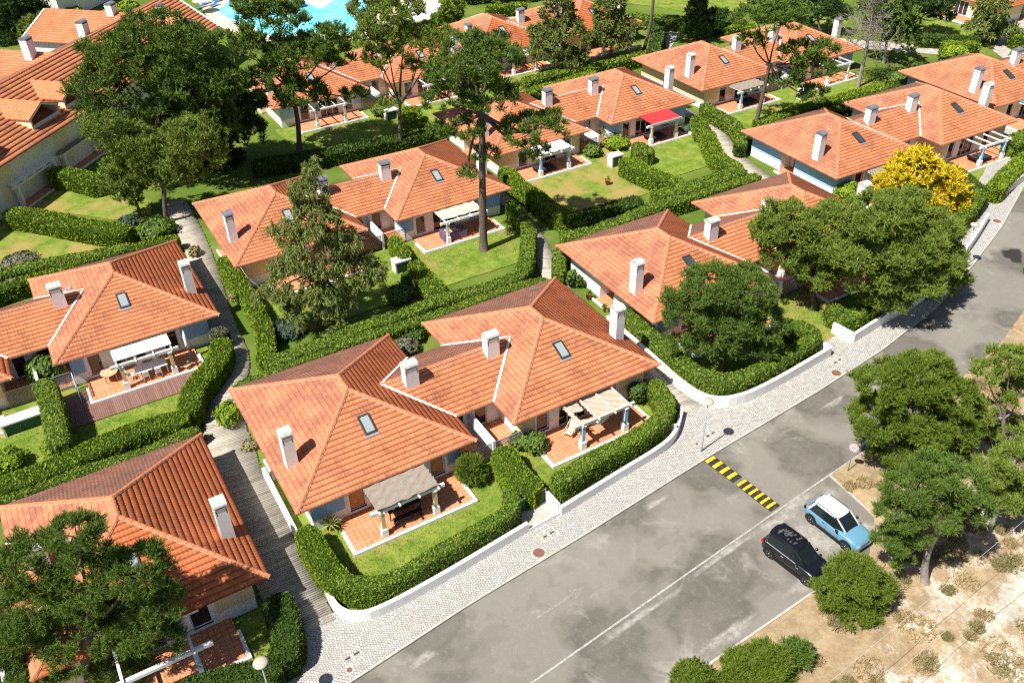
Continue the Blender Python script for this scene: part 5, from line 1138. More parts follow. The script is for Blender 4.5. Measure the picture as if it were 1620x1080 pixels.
    if black:
        mb = MB(); zz = lambda y: zt + .036 + .045 * (1 - abs(y / wr0) ** 3)
        for i in range(26):
            x_ = r0 + .22 + rng.uniform(0, 1.25); y_ = rng.uniform(-.34, .30); a_ = rng.uniform(.08, .22); b_ = rng.uniform(.04, .10)
            mb.add([(x_, y_, zz(y_)), (x_ + b_, y_ - a_ * .3, zz(y_ - a_ * .3)), (x_ + b_ * 1.5, y_ + a_, zz(y_ + a_)), (x_ + b_ * .2, y_ + a_ * 1.1, zz(y_ + a_ * 1.1))], [(0, 1, 2, 3)], 'dust_marks')
        mb.build('roof_dust', ro)
    MB().tube([(r0 + .12, 0, zt + .05), (r0 - .02, 0, zt + .2)], .008, 'trim_black', 5).build('antenna', ro)
    cp = roofc if not black else paint      # pillars
    for s in (1, -1):
        mb = MB()
        mb.bar((x1 - .03, s * wb0 * .74, bt), (r1 + .0, s * wr0 * .90, zt), .05, .08, cp); mb.bar((x0 + .18, s * wb0 * .96, bt), (r0 + .12, s * wr0 * .96, zt), .16, .10, cp if not black else paint)
        mb.bar((.02, s * (wb0 + .005), bt), (.0, s * (wr0 + .02), zt), .07, .03, 'trim_black'); mb.bar((x0 + .15, s * (wb0 + .01), bt - .01), (x1 - .6, s * (wb0 + .015), bt - .01), .03, .035, 'trim_black' if not black else 'rim')
        mb.build('window_pillars', body)
    for s in (1, -1):
        mb = MB(); mb.lathe([(.001, -.07), (.07, -.05), (.10, 0), (.08, .05), (.001, .07)], 'trim_black' if not black else paint, 10); m_o = mb.build('mirror', body); m_o.location = (x1 - .45, s * (h + .05), bt + .05)
        for x in (-.42, .62): MB().bar((x - .09, s * (h + .004), bt - .16), (x + .09, s * (h + .004), bt - .16), .02, .035, 'trim_black' if not black else 'rim').build('door_handle', body)
        mb = MB(); mb.bar((.66, s * (h - .0), .40), (.63, s * (h - .005), bt - .06), .012, .006, 'trim_black'); mb.bar((-.22, s * (h - .0), .40), (-.22, s * (h - .005), bt - .06), .012, .006, 'trim_black'); mb.build('door_seam', body)
        mb = MB(); y0_, y1_ = sorted((s * h * .52, s * h * .86)); mb.box(L / 2 - .25, L / 2 - .03, sorted((s * h * .50, s * h * .78))[0], sorted((s * h * .50, s * h * .78))[1], .60, .70, 'lamp_lens'); mb.box(L / 2 - .20, L / 2 - .04, sorted((s * h * .60, s * h * .76))[0], sorted((s * h * .60, s * h * .76))[1], .44, .55, 'trim_black'); mb.build('headlight', body)
        mb = MB(); y0_, y1_ = sorted((s * h * .66, s * h * .93)); mb.box(-L / 2 + .035, -L / 2 + .22, y0_, y1_, .76, .90, 'tail_red' if black else 'trim_black'); mb.build('tail_light', body)
        for x in (-wb / 2, wb / 2):
            wo = empty('wheel', (x, s * (h - .10), .32)); wo.parent = o
            MB().lathe([(.20, -.09), (.30, -.10), (.32, -.07), (.32, .07), (.30, .10), (.20, .10)], 'tyre', 28).build('tyre', wo).rotation_euler = (math.pi / 2, 0, 0)
            rm_ = MB(); rm_.lathe([(.21, .06), (.215, .10), (.19, .105), (.18, .06), (.001, .045)], 'trim_black' if not black else 'trim_black', 24)
            for k in range(5): t = 2 * math.pi * k / 5; rm_.bar((.03 * math.cos(t), .03 * math.sin(t), .085), (.195 * math.cos(t), .195 * math.sin(t), .095), .055, .02, 'rim')
            rm_.lathe([(.05, .08), (.045, .105), (.001, .108)], 'rim', 12); ro_ = rm_.build('rim', wo); ro_.rotation_euler = (math.pi / 2 if s < 0 else -math.pi / 2, 0, 0)
    MB().box(L / 2 - .085, L / 2 + .016, -h * .40, h * .40, .60, .655, 'trim_black').build('grille', body)
    MB().box(L / 2 + .01, L / 2 + .02, -.24, .24, .40, .49, 'sign_white').build('number_plate', body); MB().box(-L / 2 - .02, -L / 2 + .0, -.24, .24, .55, .65, 'sign_white').build('number_plate', body)
    mb = MB(); mb.tube([(x1 - .10, .45, bt + .03), (x1 - .30, -.1, bt + .16)], .008, 'trim_black', 4); mb.build('wiper', body)
    for s in (1, -1):
        mb = MB(); mb.box(-.05 if s > 0 else -.05, .35, s * .36 - .2, s * .36 + .2, .5, .72, 'dark_cloth'); mb.box(-.15, .02, s * .36 - .2, s * .36 + .2, .5, 1.25, 'dark_cloth'); mb.build('seat', body)
    if black: mb = MB(); mb.lathe([(.001, .0), (.07, .0), (.07, .003), (.001, .003)], 'sticker', 16, smooth=False); so_ = mb.build('sticker', body); so_.location = (x0 + .26, -wb0 * .985 - .02, bt + .13); so_.rotation_euler = (math.pi / 2 + .35, 0, 0)
    return o
car((1285, 821), (1336.7, 861.7), 4.02, 1.76, 1.58, 'car_blue', 'car_white', 'light blue hatchback with white roof parked in the dusty bay')
car((1218.3, 874.5), (1274.3, 917.3), 4.10, 1.78, 1.66, 'car_black', 'car_black', 'black family car with dusty roof, its nose under a pine bush', True)

# ---------------------------------------------------------------- terrace furniture
def table(c, rz, w_, d_, top, legm, lb, h=.74, round_=False, z=.2):
    o = empty('table', (c[0], c[1], z), rz); tag(o, lb, 'table')
    if round_: MB().lathe([(.001, h - .04), (w_ / 2, h - .04), (w_ / 2, h), (.001, h)], top, 24, smooth=False).build('tabletop', o)
    else: MB().box(-w_ / 2, w_ / 2, -d_ / 2, d_ / 2, h - .05, h, top).build('tabletop', o)
    k = .7 if round_ else 1
    for x in (-1, 1):
        for y in (-1, 1): xx, yy = x * (w_ / 2 - .08) * k, y * (d_ / 2 - .08) * k; MB().box(xx - .03, xx + .03, yy - .03, yy + .03, 0, h - .05, legm).build('leg', o)
def chair(c, rz, m_, lb, group, z=.2):
    o = empty('chair', (c[0], c[1], z), rz); tag(o, lb, 'chair', group); MB().box(-.23, .23, -.22, .22, .42, .47, m_).build('seat', o); MB().bar((0, .22, .47), (0, .30, .92), .44, .04, m_, up=(0, 1, 0)).build('backrest', o)
    for x in (-.2, .2):
        for y in (-.19, .19): MB().box(x - .02, x + .02, y - .02, y + .02, 0, .42, m_).build('leg', o)
def bench(c, rz, w_, m_, lb):
    o = empty('bench', (c[0], c[1], .2), rz); tag(o, lb, 'bench', 'dark benches under the reed pergola'); MB().box(-w_ / 2, w_ / 2, -.17, .17, .42, .47, m_).build('seat', o)
    for x in (-1, 1): MB().box(x * (w_ / 2 - .06) - .03, x * (w_ / 2 - .06) + .03, -.15, .15, 0, .42, m_).build('leg', o)
def lpt(k, x, y): c, s = math.cos(R(D[k][1])), math.sin(R(D[k][1])); return np.array([D[k][0][0] + x * c - y * s, D[k][0][1] + x * s + y * c])
table(lpt('a', 6.3, -.75), 0, 2.2, .95, 'black', 'black', 'black slatted dining table under the brown reed pergola')
bench(lpt('a', 6.25, -1.6), .0, 1.9, 'black', 'black bench on the garden side of the black dining table'); bench(lpt('a', 6.3, .15), .0, 1.9, 'black', 'black bench on the house side of the black dining table')
for i, (x, y) in enumerate(((5.6, -1.0), (7.2, -.5))):
    c = lpt('a', x, y); o = empty('candle_lantern', (c[0], c[1], .94)); tag(o, ['white lantern on the left of the black dining table', 'white lantern on the right of the black dining table'][i], 'lantern', 'lanterns on the dining table'); MB().lathe([(.001, 0), (.09, 0), (.09, .2), (.05, .26), (.001, .27)], 'canvas_white', 10).build('body', o)
def deck_chair(c, rz, lb, z=.2):
    o = empty('deck_chair', (c[0], c[1], z), rz); tag(o, lb, 'deck chair'); vs = [(-.28, -.5, .30), (.28, -.5, .30), (.28, .15, .26), (-.28, .15, .26), (.28, .75, .85), (-.28, .75, .85)]
    MB().add(vs + [(a, b, c_ + .06) for a, b, c_ in vs], [(0, 3, 2, 1), (3, 5, 4, 2), (6, 7, 8, 9), (9, 8, 10, 11), (0, 1, 7, 6), (4, 5, 11, 10), (0, 6, 9, 3), (3, 9, 11, 5), (1, 2, 8, 7), (2, 4, 10, 8)], 'canvas_beige').build('cushion', o)
    mb = MB()
    for x in (-.31, .31): mb.bar((x, -.6, .02), (x, .55, .55), .04, .05, 'light_wood'); mb.bar((x, .6, .02), (x, -.5, .34), .04, .05, 'light_wood'); mb.bar((x, -.5, .34), (x, .78, .9), .04, .04, 'light_wood'); mb.bar((x, -.45, .5), (x, .35, .52), .06, .03, 'light_wood')
    mb.build('frame', o)
deck_chair(at(903, 680, .5), R(-60), 'wooden deck chair with cream cushion on the orange terrace'); deck_chair(lpt('a', 19.9, -.3), R(170), 'wooden deck chair in the shade under the torn reed cover')
# white hammock bundle hung below the beam
c = lpt('a', 20.6, -1.6); o = MB().tube([(-.9, 0, 2.1), (-.6, 0, 1.75), (0, 0, 1.55), (.6, 0, 1.7), (.9, 0, 2.1)], [.03, .14, .22, .15, .03], 'canvas_white', 10).build('hammock', None, (c[0], c[1], 0)); tag(o, 'rolled white canvas hanging below the torn reed pergola', 'awning roll')
cc = lambda x, y: lpt('c', 14.86 + x, y)
table(cc(6.15, -1.15), -.03, 2.3, 1.05, 'canvas_white', 'white', 'long white dining table under the white canvas')
gch = 'white chairs round the white table'
for x, y, rz, lb in ((5.6, -1.75, math.pi, 'white chair on the garden side of the white table, nearer the blue wall'), (6.5, -1.75, math.pi, 'white chair on the garden side of the white table, nearer the deck post'), (4.65, -1.1, math.pi / 2, 'white chair at the head of the white table beside the round table'), (5.5, -.45, 0, 'white chair on the house side of the white table, left one'), (6.7, -.45, 0, 'white chair on the house side of the white table, right one')): chair(cc(x, y), rz, 'canvas_white', lb, gch)
table(cc(3.3, -.25), 0, 1.25, 1.25, 'light_wood', 'light_wood', 'round wooden table beside the white pergola', round_=True)
c = cc(9.1, -.6); o = empty('parasol', (c[0], c[1], .2)); tag(o, 'closed white parasol standing by the blue wall', 'parasol'); MB().tube([(0, 0, 0), (0, 0, 2.5)], .025, 'white', 8).build('pole', o); MB().tube([(0, 0, .95), (0, 0, 1.3), (.01, 0, 1.9), (0, 0, 2.45)], [.17, .12, .15, .03], 'canvas_white', 9).build('canopy', o); MB().lathe([(.001, 0), (.26, 0), (.26, .07), (.001, .09)], 'concrete', 20).build('foot', o)
c = cc(8.6, -1.9); o = empty('side_table', (c[0], c[1], .2), .6); tag(o, 'small slatted folding table at the edge of the white table terrace', 'side table'); mb = MB()
for i in range(5): mb.box(-.35 + i * .15, -.24 + i * .15, -.25, .25, .3, .33, 'light_wood')
mb.build('tabletop', o); mb = MB(); mb.bar((-.3, -.2, 0), (.3, -.2, .3), .03, .03, 'light_wood'); mb.bar((.3, .2, 0), (-.3, .2, .3), .03, .03, 'light_wood'); mb.build('legs', o)
c = cc(.9, .1); o = lattice_mb((0, 0), (.02, -1.9), 1.5, 0, 'sky_paint', .2).build('trellis', None, (c[0], c[1], .1)); tag(o, 'light blue wooden trellis at the corner of the left terrace', 'trellis')
c = lpt('e', 14.86 + 5.0, -1.3); o = empty('covered_table', (c[0], c[1], .2), -.02); tag(o, 'table under a purple brown cloth cover beside the tall pine', 'table'); MB().box(-1.15, 1.15, -.6, .6, .0, .8, 'purple_cloth').build('cloth', o); mb = MB()
for i in range(6): mb.box(-.75 + i * .2, -.63 + i * .2, -.35, .35, .8, .812, 'canvas_beige')
mb.build('runner', o)
for k, x, lb in (('i', 20.3, 'dark sunbeds pushed together under bare white rafters'), ('n', 14.86 + 5.5, 'dark cushioned sofa in the shade of the red awning'), ('o', 6.5, 'dark garden sofa under the teal awning'), ('n', 5.6, 'striped sunbed below the pine-screened pergola')):
    c = lpt(k, x, -1.0); o = empty('daybed', (c[0], c[1], .2), R(D[k][1])); tag(o, lb, 'sunbed' if 'sunbed' in lb else 'sofa'); mb = MB(); mb.box(-1.1, 1.1, -.7, .7, .22, .34, 'dark_cloth'); mb.build('seat', o); mb = MB(); mb.bar((-1.1, .0, .3), (-1.5, 0, .75), 1.3, .08, 'dark_cloth'); mb.build('backrest', o)
    for x_ in (-1, 1):
        for y_ in (-.6, .6): MB().box(x_ - .03, x_ + .03, y_ - .03, y_ + .03, 0, .22, 'dark_metal').build('leg', o)
def pot(px, py, lb, r=.22, h=.4):
    c = at(px, py, .2); o = empty('flower_pot', (c[0], c[1], .14)); tag(o, lb, 'flower pot', 'terracotta pots'); MB().lathe([(.001, 0), (r * .7, 0), (r, h), (r * 1.1, h), (r * 1.1, h + .04), (r * .85, h + .04), (r * .8, h - .05), (.001, h - .05)], 'terracotta', 18).build('pot', o)
    P = rng.normal(0, .1, (90, 3)) + [0, 0, h + .12]; V_, F_ = leaves(P, unit(P), .07, 1.4); link('foliage', np_mesh('foliage', V_, [(F_, 0)], ['shrub_green']), o)
pot(931, 470, 'terracotta pot with a small plant beside the white side wall', .26, .45); pot(956, 490, 'small terracotta pot at the white porch step', .16, .3); pot(690, 690 + 14, 'dark pot tucked under the eave beside the white party wall', .2, .4); pot(961, 290, 'terracotta pot at the corner of the terrace by the yellowed lawn', .28, .45)
# air unit / rounded grey box beside the white wall
c = at(1019, 553, .4); o = MB().box(-.12, .12, -.35, .35, 0, .9, 'grey_metal').build('wall_unit', None, (c[0], c[1], 0)); tag(o, 'small grey unit leaning at the end of the long white side wall', 'utility box')
# ---------------------------------------------------------------- hedges (top centre lines as seen)
HB_, HL, HD, HG = 'hedge_bright', 'hedge_leafy', 'hedge_dark', 'hedge_grey'
hedge([(480, 832), (497, 862), (520, 897), (541, 918)], 1.4, 1.45, HB_, 'fine-leaved bright hedge between the boardwalk and the reed pergola garden', dens=1.4, up=.5)
hedge([(538, 915), (560, 925), (605, 923), (640, 910), (680, 884), (720, 862), (753, 843), (787, 824), (813, 806), (815, 788), (806, 776)], 1.0, 1.5, HL, 'glossy leafy hedge above the long white street wall, bending up at the green gate', dens=1.25, off=(0, .28))
hedge([(793, 706), (806, 732), (826, 756), (850, 770)], 1.7, 1.35, HB_, 'broad bright hedge dividing the two street gardens beside the lattice fence', dens=1.3)
hedge([(884, 760), (906, 750), (938, 729), (966, 713), (1001, 696), (1028, 680), (1054, 662), (1066, 642), (1057, 620), (1042, 602)], 1.2, 1.5, HL, 'leafy hedge curving round the terrace with light blue pergola posts', dens=1.3, off=(-.2, .28))
hedge([(36.9, 46.5), (36.75, 42), (36.55, 38.2), (36.95, 36.0), (38.4, 34.95), (41, 34.85), (45, 35.3), (47.3, 35.65), (47.2, 37.1), (46.2, 38.4)], 1.25, 1.42, HL, 'leafy hedge round the corner garden with the round pine', px=False)
hedge([(51.1, 38.0), (51.2, 36.2), (52.6, 36.05), (55.1, 36.35), (59.5, 36.75), (63, 37.75), (67, 40.2), tuple(at(1546, 315, 1.7)[:2]), tuple(at(1555, 300, 1.7)[:2])], 1.3, 1.4, HL, 'long street hedge under the largest pine clump up to the golden conifer', px=False)
hedge([(1553, 300), (1535, 282), (1512, 265), (1492, 254)], 1.4, 1.3, HD, 'dark divider hedge right of the golden conifer')
hedge([(1573, 296), (1587, 280), (1603, 264), (1620, 249), (1650, 232)], 1.6, 1.4, HB_, 'broad bright street hedge at the right edge below blue pergola posts', dens=1.2)
hedge([(1600, 222), (1625, 210), (1650, 200)], 2.0, 1.6, HL, 'dense shrub hedge at the right edge beside the last terrace')
# behind the first row
hedge([(372, 610), (420, 590), (470, 568), (512, 557), (533, 543), (573, 531), (606, 521), (640, 511), (675, 500), (716, 487), (767, 467), (830, 447), (866, 441)], 1.1, 1.2, HL, 'thin leafy hedge hugging the back roofs of the nearest villa')
hedge([(420, 574), (471, 553), (533, 533), (573, 512), (616, 500), (655, 486), (706, 466), (753, 457), (798, 442), (826, 430), (834, 405), (836, 375), (838, 358)], 1.4, 1.35, HL, 'hedge along the lawns behind the nearest villa, turning up beside the boardwalk')
hedge([(352, 405), (363, 425), (380, 446), (398, 474), (416, 508), (420, 540), (418, 572)], 1.35, 1.25, HB_, 'bright hedge between the boardwalk and the drooping cypress', dens=1.2)
hedge([(622, 373), (634, 392), (641, 404)], 1.3, 1.2, HB_, 'small boxy hedge beside the black lattice and white party wall')
hedge([(655, 412), (668, 432), (686, 450), (694, 462)], 1.5, 1.35, HB_, 'rectangular hedge right of the white cabinet, half in tree shadow')
hedge([(807, 316), (822, 336), (836, 352)], 1.3, 1.3, HL, 'short hedge at the corner of the blue end wall behind the tall trunk')
# left side
hedge([(65, 598), (78, 628), (85, 668), (94, 700)], 1.5, 1.9, HL, 'tall untrimmed hedge dividing the gardens beside the double green cabinet')
hedge([(343, 517), (348, 527)], 1.5, 1.35, HG, 'dry grey-leaved end of the hedge beside the blue end wall')
hedge([(349, 534), (347, 560), (325, 586), (308, 606), (300, 622), (297, 648)], 1.6, 1.4, HB_, 'stepped bright hedge right of the brown deck', dens=1.3)
hedge([(294, 657), (241, 667), (185, 688), (130, 712), (65, 744), (0, 765), (-60, 785)], 1.8, 1.35, HB_, 'wide hedge below the lawn of the villa with the white table', dens=1.2)
hedge([(312, 676), (296, 683), (241, 708), (185, 727), (130, 742), (74, 760), (0, 787), (-50, 800)], 1.1, 1.15, HL, 'narrow hedge along the dark back roof in the bottom left')
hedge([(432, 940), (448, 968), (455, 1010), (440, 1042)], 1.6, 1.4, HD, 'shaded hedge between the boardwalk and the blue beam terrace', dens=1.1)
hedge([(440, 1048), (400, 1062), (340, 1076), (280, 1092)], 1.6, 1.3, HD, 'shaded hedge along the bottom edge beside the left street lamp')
hedge([(10, 332), (59, 338), (118, 350), (165, 358), (202, 362)], 2.0, 1.35, HB_, 'wide hedge between the two half-dry lawns, upper left', dens=1.1)
hedge([(78, 268), (110, 270), (158, 283)], 2.0, 1.5, HB_, 'bright hedge at the foot of the long building')
hedge([(-40, 445), (0, 429), (59, 415), (118, 405), (178, 393), (207, 388)], 1.5, 1.3, HL, 'upper of the two parallel hedges above the left villa roof')
hedge([(-40, 468), (20, 446), (79, 430), (138, 408), (198, 393), (240, 382), (280, 373)], 1.2, 1.2, HB_, 'lower of the two parallel hedges, touching the left villa roof')
# middle
hedge([(796, 264), (819, 285), (847, 306), (879, 328), (904, 345)], 1.6, 1.4, HB_, 'hedge beside the boardwalk left of the yellowed lawn')
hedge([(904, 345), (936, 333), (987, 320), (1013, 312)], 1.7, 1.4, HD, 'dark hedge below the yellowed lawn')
hedge([(1034, 306), (1078, 297), (1117, 284), (1156, 273), (1176, 266)], 1.9, 1.4, HL, 'hedge below the lawn with the red awning')
hedge([(889, 372), (925, 366), (961, 354), (993, 342), (1039, 322), (1091, 308), (1143, 291), (1200, 275)], 1.5, 1.2, HL, 'hedge close behind the roof of the villa with the white side wall')
hedge([(892, 385), (884, 405), (885, 430)], 1.2, 1.3, HL, 'small hedge between the boardwalk and the white side wall')
hedge([(987, 249), (1013, 263), (1048, 277), (1076, 287)], 1.9, 1.4, HB_, 'thick hedge between the yellowed lawn and the green lawn', dens=1.1)
hedge([(1006, 225), (1029, 240)], 1.6, 1.3, HL, 'short block hedge at the left post of the red awning')
hedge([(1104, 182), (1114, 205)], 1.7, 1.3, HL, 'hedge block right of the blue wall near the red awning')
hedge([(1119, 206), (1128, 232), (1142, 250), (1170, 264)], 1.7, 1.3, HB_, 'hedge between the lawn and the curved boardwalk')
hedge([(1113, 163), (1137, 178), (1160, 190), (1175, 208), (1172, 226)], 1.4, 1.3, HL, 'hedge right of the curved boardwalk below the yellow wall')
hedge([(1197, 193), (1222, 184), (1247, 176), (1280, 166), (1310, 158), (1350, 146), (1388, 136)], 1.6, 1.3, HB_, 'hedge in front of the terrace with the teal awning')
hedge([(1172, 232), (1172, 222), (1200, 204), (1250, 190), (1310, 172), (1400, 146), (1425, 134)], 1.2, 1.1, HD, 'low shaded hedge behind the sky blue villa')
hedge([(828, 126), (880, 112), (930, 104), (957, 98), (1001, 88), (1030, 80)], 1.7, 1.3, HL, 'hedge behind the villa with the white slatted pergola garden')
hedge([(828, 146), (860, 136), (890, 128), (940, 112)], 1.5, 1.2, HB_, 'bright hedge touching the back of the roof with the red awning')
hedge([(1042, 30), (1040, 55), (1034, 82)], 1.6, 1.9, HD, 'tall dark hedge beside the grey path, top centre')
hedge([(1003, 22), (1035, 26), (1063, 26), (1095, 30)], 2.0, 1.5, HL, 'hedge along the lawn at the top edge')
hedge([(1150, 42), (1175, 36), (1190, 44)], 2.0, 1.4, HB_, 'hedge behind the teal awning villa, top')
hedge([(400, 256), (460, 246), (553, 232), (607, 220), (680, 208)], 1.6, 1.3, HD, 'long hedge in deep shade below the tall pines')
hedge([(648, 168), (652, 190), (662, 208)], 2.4, 1.3, HB_, 'light square hedge right of the forked pine')
hedge([(770, 12), (800, 8), (832, 6)], 1.8, 1.3, HB_, 'bright hedge beside the orange roof at the top edge')
hedge([(1493, 67), (1520, 68), (1549, 68)], 1.8, 1.4, HB_, 'bright hedge above the roofs, upper right')
hedge([(1452, 55), (1500, 57), (1549, 60)], 1.5, 1.3, HD, 'dark hedge at the foot of the upper right lawn')
hedge([(1608, 50), (1616, 58), (1640, 52)], 2.0, 1.5, HB_, 'hedge clump at the right edge beside the grey path')
hedge([(690, 20), (700, 30), (715, 5)], 2.0, 1.4, HB_, 'hedge curving round the pool terrace')
# ---------------------------------------------------------------- shrubs
bush(362, 655, .95, 1.7, 'hedge_bright', 'round bush at the roof corner beside the boardwalk', dens=1.4)
bush(745, 742, .95, 1.9, 'pine_bright', 'feathery bright shrub at the end of the reed pergola terrace', blade=True, dens=.9, core='hedge_core')
bush(846, 700, .9, 1.3, 'shrub_green', 'loose shrub with red-brown leaves at the terrace edge by the lattice', dens=.9)
bush(822, 697, .8, 1.0, 'shrub_green', 'low shrub leaning on the lattice fence')
bush(1005, 648, .75, 1.6, 'hedge_dark', 'dark climbing shrub against the yellow wall', base=lpt('a', 25.1, .1))
bush(650, 440, .9, .9, 'hedge_dark', 'dark low shrub in shadow behind the rectangular hedge')
bush(632, 465, 1.2, 1.2, 'shrub_green', 'rounded shrub in tree shadow on the lawn')
bush(455, 520, 1.2, 1.1, 'shrub_blue', 'bluish broad-leaved shrub at the foot of the drooping cypress')
bush(245, 360, 1.8, 1.3, 'shrub_green', 'broad-leaved bush beside the boardwalk, upper left', dens=1.1)
bush(205, 352, 1.1, 1.3, 'shrub_blue', 'leafy bush at the end of the wide upper left hedge')
bush(8, 728, 1.2, 1.3, 'hedge_bright', 'bush at the left edge beside the bare patch')
bush(70, 585, 1.3, 2.0, 'shrub_green', 'tall loose shrub beside the dark mesh fence')
bush(96, 705, 1.2, 1.3, 'hedge_bright', 'light tuft at the lower end of the tall divider hedge', dens=1.2)
bush(25, 450, 1.8, 1.1, 'hedge_grey', 'greyish shrub bank left of the left villa roof')
bush(30, 412, 1.5, .9, 'hedge_grey', 'dry grey shrub at the left edge of the brown lawn')
bush(640, 548, 1.1, 1.0, 'hedge_grey', 'greyish shrub between the two roof corners of the nearest villa')
bush(655, 530, .8, .9, 'hedge_dark', 'dark green shrub wedged behind the connecting roof')
bush(394, 704, .6, .45, 'scrub', 'yellowish low plants on the strip beside the boardwalk'); bush(372, 468, .6, .5, 'scrub', 'low yellow plants where the boardwalk bends'); bush(308, 398, .6, .9, 'scrub', 'yellow-green plant at the roof edge beside the boardwalk')
bush(965, 205, 1.1, 1.4, 'shrub_green', 'rounded green shrub in front of the blue wall'); bush(975, 225, 1.4, 1.3, 'hedge_bright', 'bright bush left of the red awning'); bush(938, 238, 1.0, 1.2, 'shrub_green', 'loose shrub beside the dark lattice near the yellowed lawn')
bush(1086, 203, .9, .5, 'shrub_blue', 'low bluish plant at the terrace corner of the red awning')
bush(1509, 82, 1.9, 1.9, 'hedge_bright', 'round bright bush in front of the upper right hedge'); bush(1420, 122, 2.0, 1.8, 'shrub_green', 'dark leafy shrub left of the right roofs'); bush(1452, 108, 1.6, 1.6, 'hedge_dark', 'second dark shrub left of the right roofs'); bush(1400, 135, 1.4, 1.0, 'hedge_leafy', 'small shrub beside the short upper path')
bush(1340, 303, 1.4, 1.7, 'hedge_bright', 'round clipped bush beside the white chimney of the street villa', dens=1.2)
bush(1610, 258 - 20, 1.2, .6, 'shrub_blue', 'flat blue-green shrub at the corner of the last terrace')
bush(1272, 540, .8, .8, 'scrub', 'small yellow-green shrub on the corner garden lawn')
bush(1640, 428, 1.0, .9, 'shrub_green', 'bush tip at the far side of the road on the right edge')
bush(203, 14, 1.8, 2.0, 'hedge_bright', 'bright round bush beside the two white chimneys, top left'); bush(110, 22, 2.2, 1.6, 'hedge_bright', 'bright bush below the small roof at the top left')
bush(1555, 112 - 55, 1.2, 1.2, 'hedge_dark', 'dark shrub beside the grey path, upper right')
bush(1060, 95, 1.5, 1.2, 'hedge_bright', 'bush at the bend of the grey path behind the yellow-walled villa')
bush(580, 445, .6, .8, 'shrub_green', 'small flowering shrub in front of the lattice beside the cypress')
bush(905, 440, .5, 1.7, 'shrub_green', 'thin climbing plant on the white side wall', dens=.5); bush(917, 445, .35, 1.2, 'shrub_green', 'sparse young shrub against the white side wall', dens=.5)
rosette(524, 830, 1.1, 'yucca', 'spiky yellow-green yucca at the left end of the reed pergola terrace')
# ---------------------------------------------------------------- trees
def B(px, py, z=0): return at(px, py, z)[:2]
gp = 'pine trees between the villas'
b = B(262, 300); tree(b, [crown(350, 130, 40, b, .7), crown(150, 145, 40, b, .7), crown(270, 185, 60, b, .6), crown(240, 100, 88, b, .62), crown(300, 130, 75, b, .7), crown(185, 105, 62, b, .75), crown(170, 190, 52, b, .7), crown(320, 190, 55, b, .8), crown(250, 60, 66, b, .6), crown(300, 75, 50, b, .6)], 'enormous dark umbrella pine above the long building', 'pine_green', .42, puff=.85, tufts=52, fill=1.15, cut=-.8)
b = B(264, 352); tree(b, [crown(250, 255, 46, b, .7), crown(305, 215, 44, b, .7), crown(225, 235, 34, b, .7), crown(330, 245, 34, b, .9), crown(200, 225, 38, b, .8), crown(280, 255, 40, b, .7), crown(165, 205, 32, b, .8), crown(248, 285, 24, b, .7), crown(300, 280, 22, b, .7)], 'lower olive pine with dead twigs over the boardwalk', 'pine_olive', .26, puff=.6, tufts=36, fill=.8, cut=-.8)
b = B(223, 345); tree(b, [crown(200, 290, 34, b, 1.0), crown(185, 270, 24, b, .9), crown(215, 310, 18, b, .8)], 'small grey-green pine leaning over the half-dry lawn', 'pine_olive', .16, puff=.5, tufts=40, fill=1.1)
b = B(473, 248); tree(b, [crown(430, 35, 50, b, .7), crown(470, 90, 55, b, .6), crown(515, 70, 42, b, .7), crown(430, 130, 48, b, .55), crown(480, 155, 42, b, .6), crown(395, 75, 35, b, .7), crown(540, 95, 22, b, .7), crown(560, 172 - 20, 20, b, .6), crown(405, 8, 40, b, .6)], 'tall dark pine in front of the swimming pool, left one', 'pine_green', .30, puff=.62, tufts=46, fill=.9, fork=at_axis(460, 140, b))
b = B(636, 240); tree(b, [crown(610, 45, 42, b, .9), crown(640, 20, 32, b, .8), crown(600, 95, 28, b, .8), crown(665, 70, 44, b, .7), crown(695, 62, 30, b, .7), crown(585, 60, 28, b, .8), crown(640, 60, 30, b, .8), crown(655, 105, 20, b, .6), crown(618, 165, 20, b, .6)], 'forked pine with two leaning stems below the pool', 'pine_olive', .24, puff=.5, tufts=38, fill=.6, fork=at_axis(633, 165, b))
b = B(560, 60); tree(b, [crown(578, 20, 26, b, 1.0), crown(600, 6, 18, b, .9)], 'feathery dark conifer at the edge of the pool', 'cypress', .14, puff=.5, tufts=30, fill=.7, group=None)
b = B(765, 396); tree(b, [crown(732, 115, 60, b, .6), crown(772, 95, 50, b, .6), crown(715, 160, 46, b, .6), crown(778, 155, 46, b, .6), crown(745, 205, 34, b, .6), crown(735, 75, 34, b, .6), crown(705, 125, 30, b, .7), crown(840, 205, 50, b, .45), crown(870, 195, 28, b, .6), crown(845, 238, 24, b, .6), crown(700, 205, 22, b, .6), crown(770, 245, 22, b, .6), crown(742, 275, 16, b, .6)], 'tallest pine, its bare trunk standing in the middle lawn', 'pine_green', .36, puff=.55, tufts=46, fill=.62, fork=at_axis(762, 175, b), name='pine_tree')
b = B(505, 520); tree(b, [crown(490, 262, 12, b, 1.6), crown(487, 300, 30, b, 1.0), crown(500, 345, 46, b, .8), crown(500, 395, 58, b, .7), crown(455, 365, 30, b, .6), crown(545, 375, 26, b, .7), crown(470, 440, 50, b, .5), crown(535, 445, 46, b, .6), crown(560, 415, 34, b, .6), crown(590, 425, 20, b, .9), crown(450, 415, 26, b, .5), crown(500, 480, 52, b, .5), crown(425, 465, 22, b, .6)], 'drooping olive-brown cypress in front of the shaded roof', 'cypress', .20, puff=.48, tufts=40, nbl=6, bl=.28, fill=.68, droop=1.2, name='cypress_tree', group=None, up=.0, bw=.05)
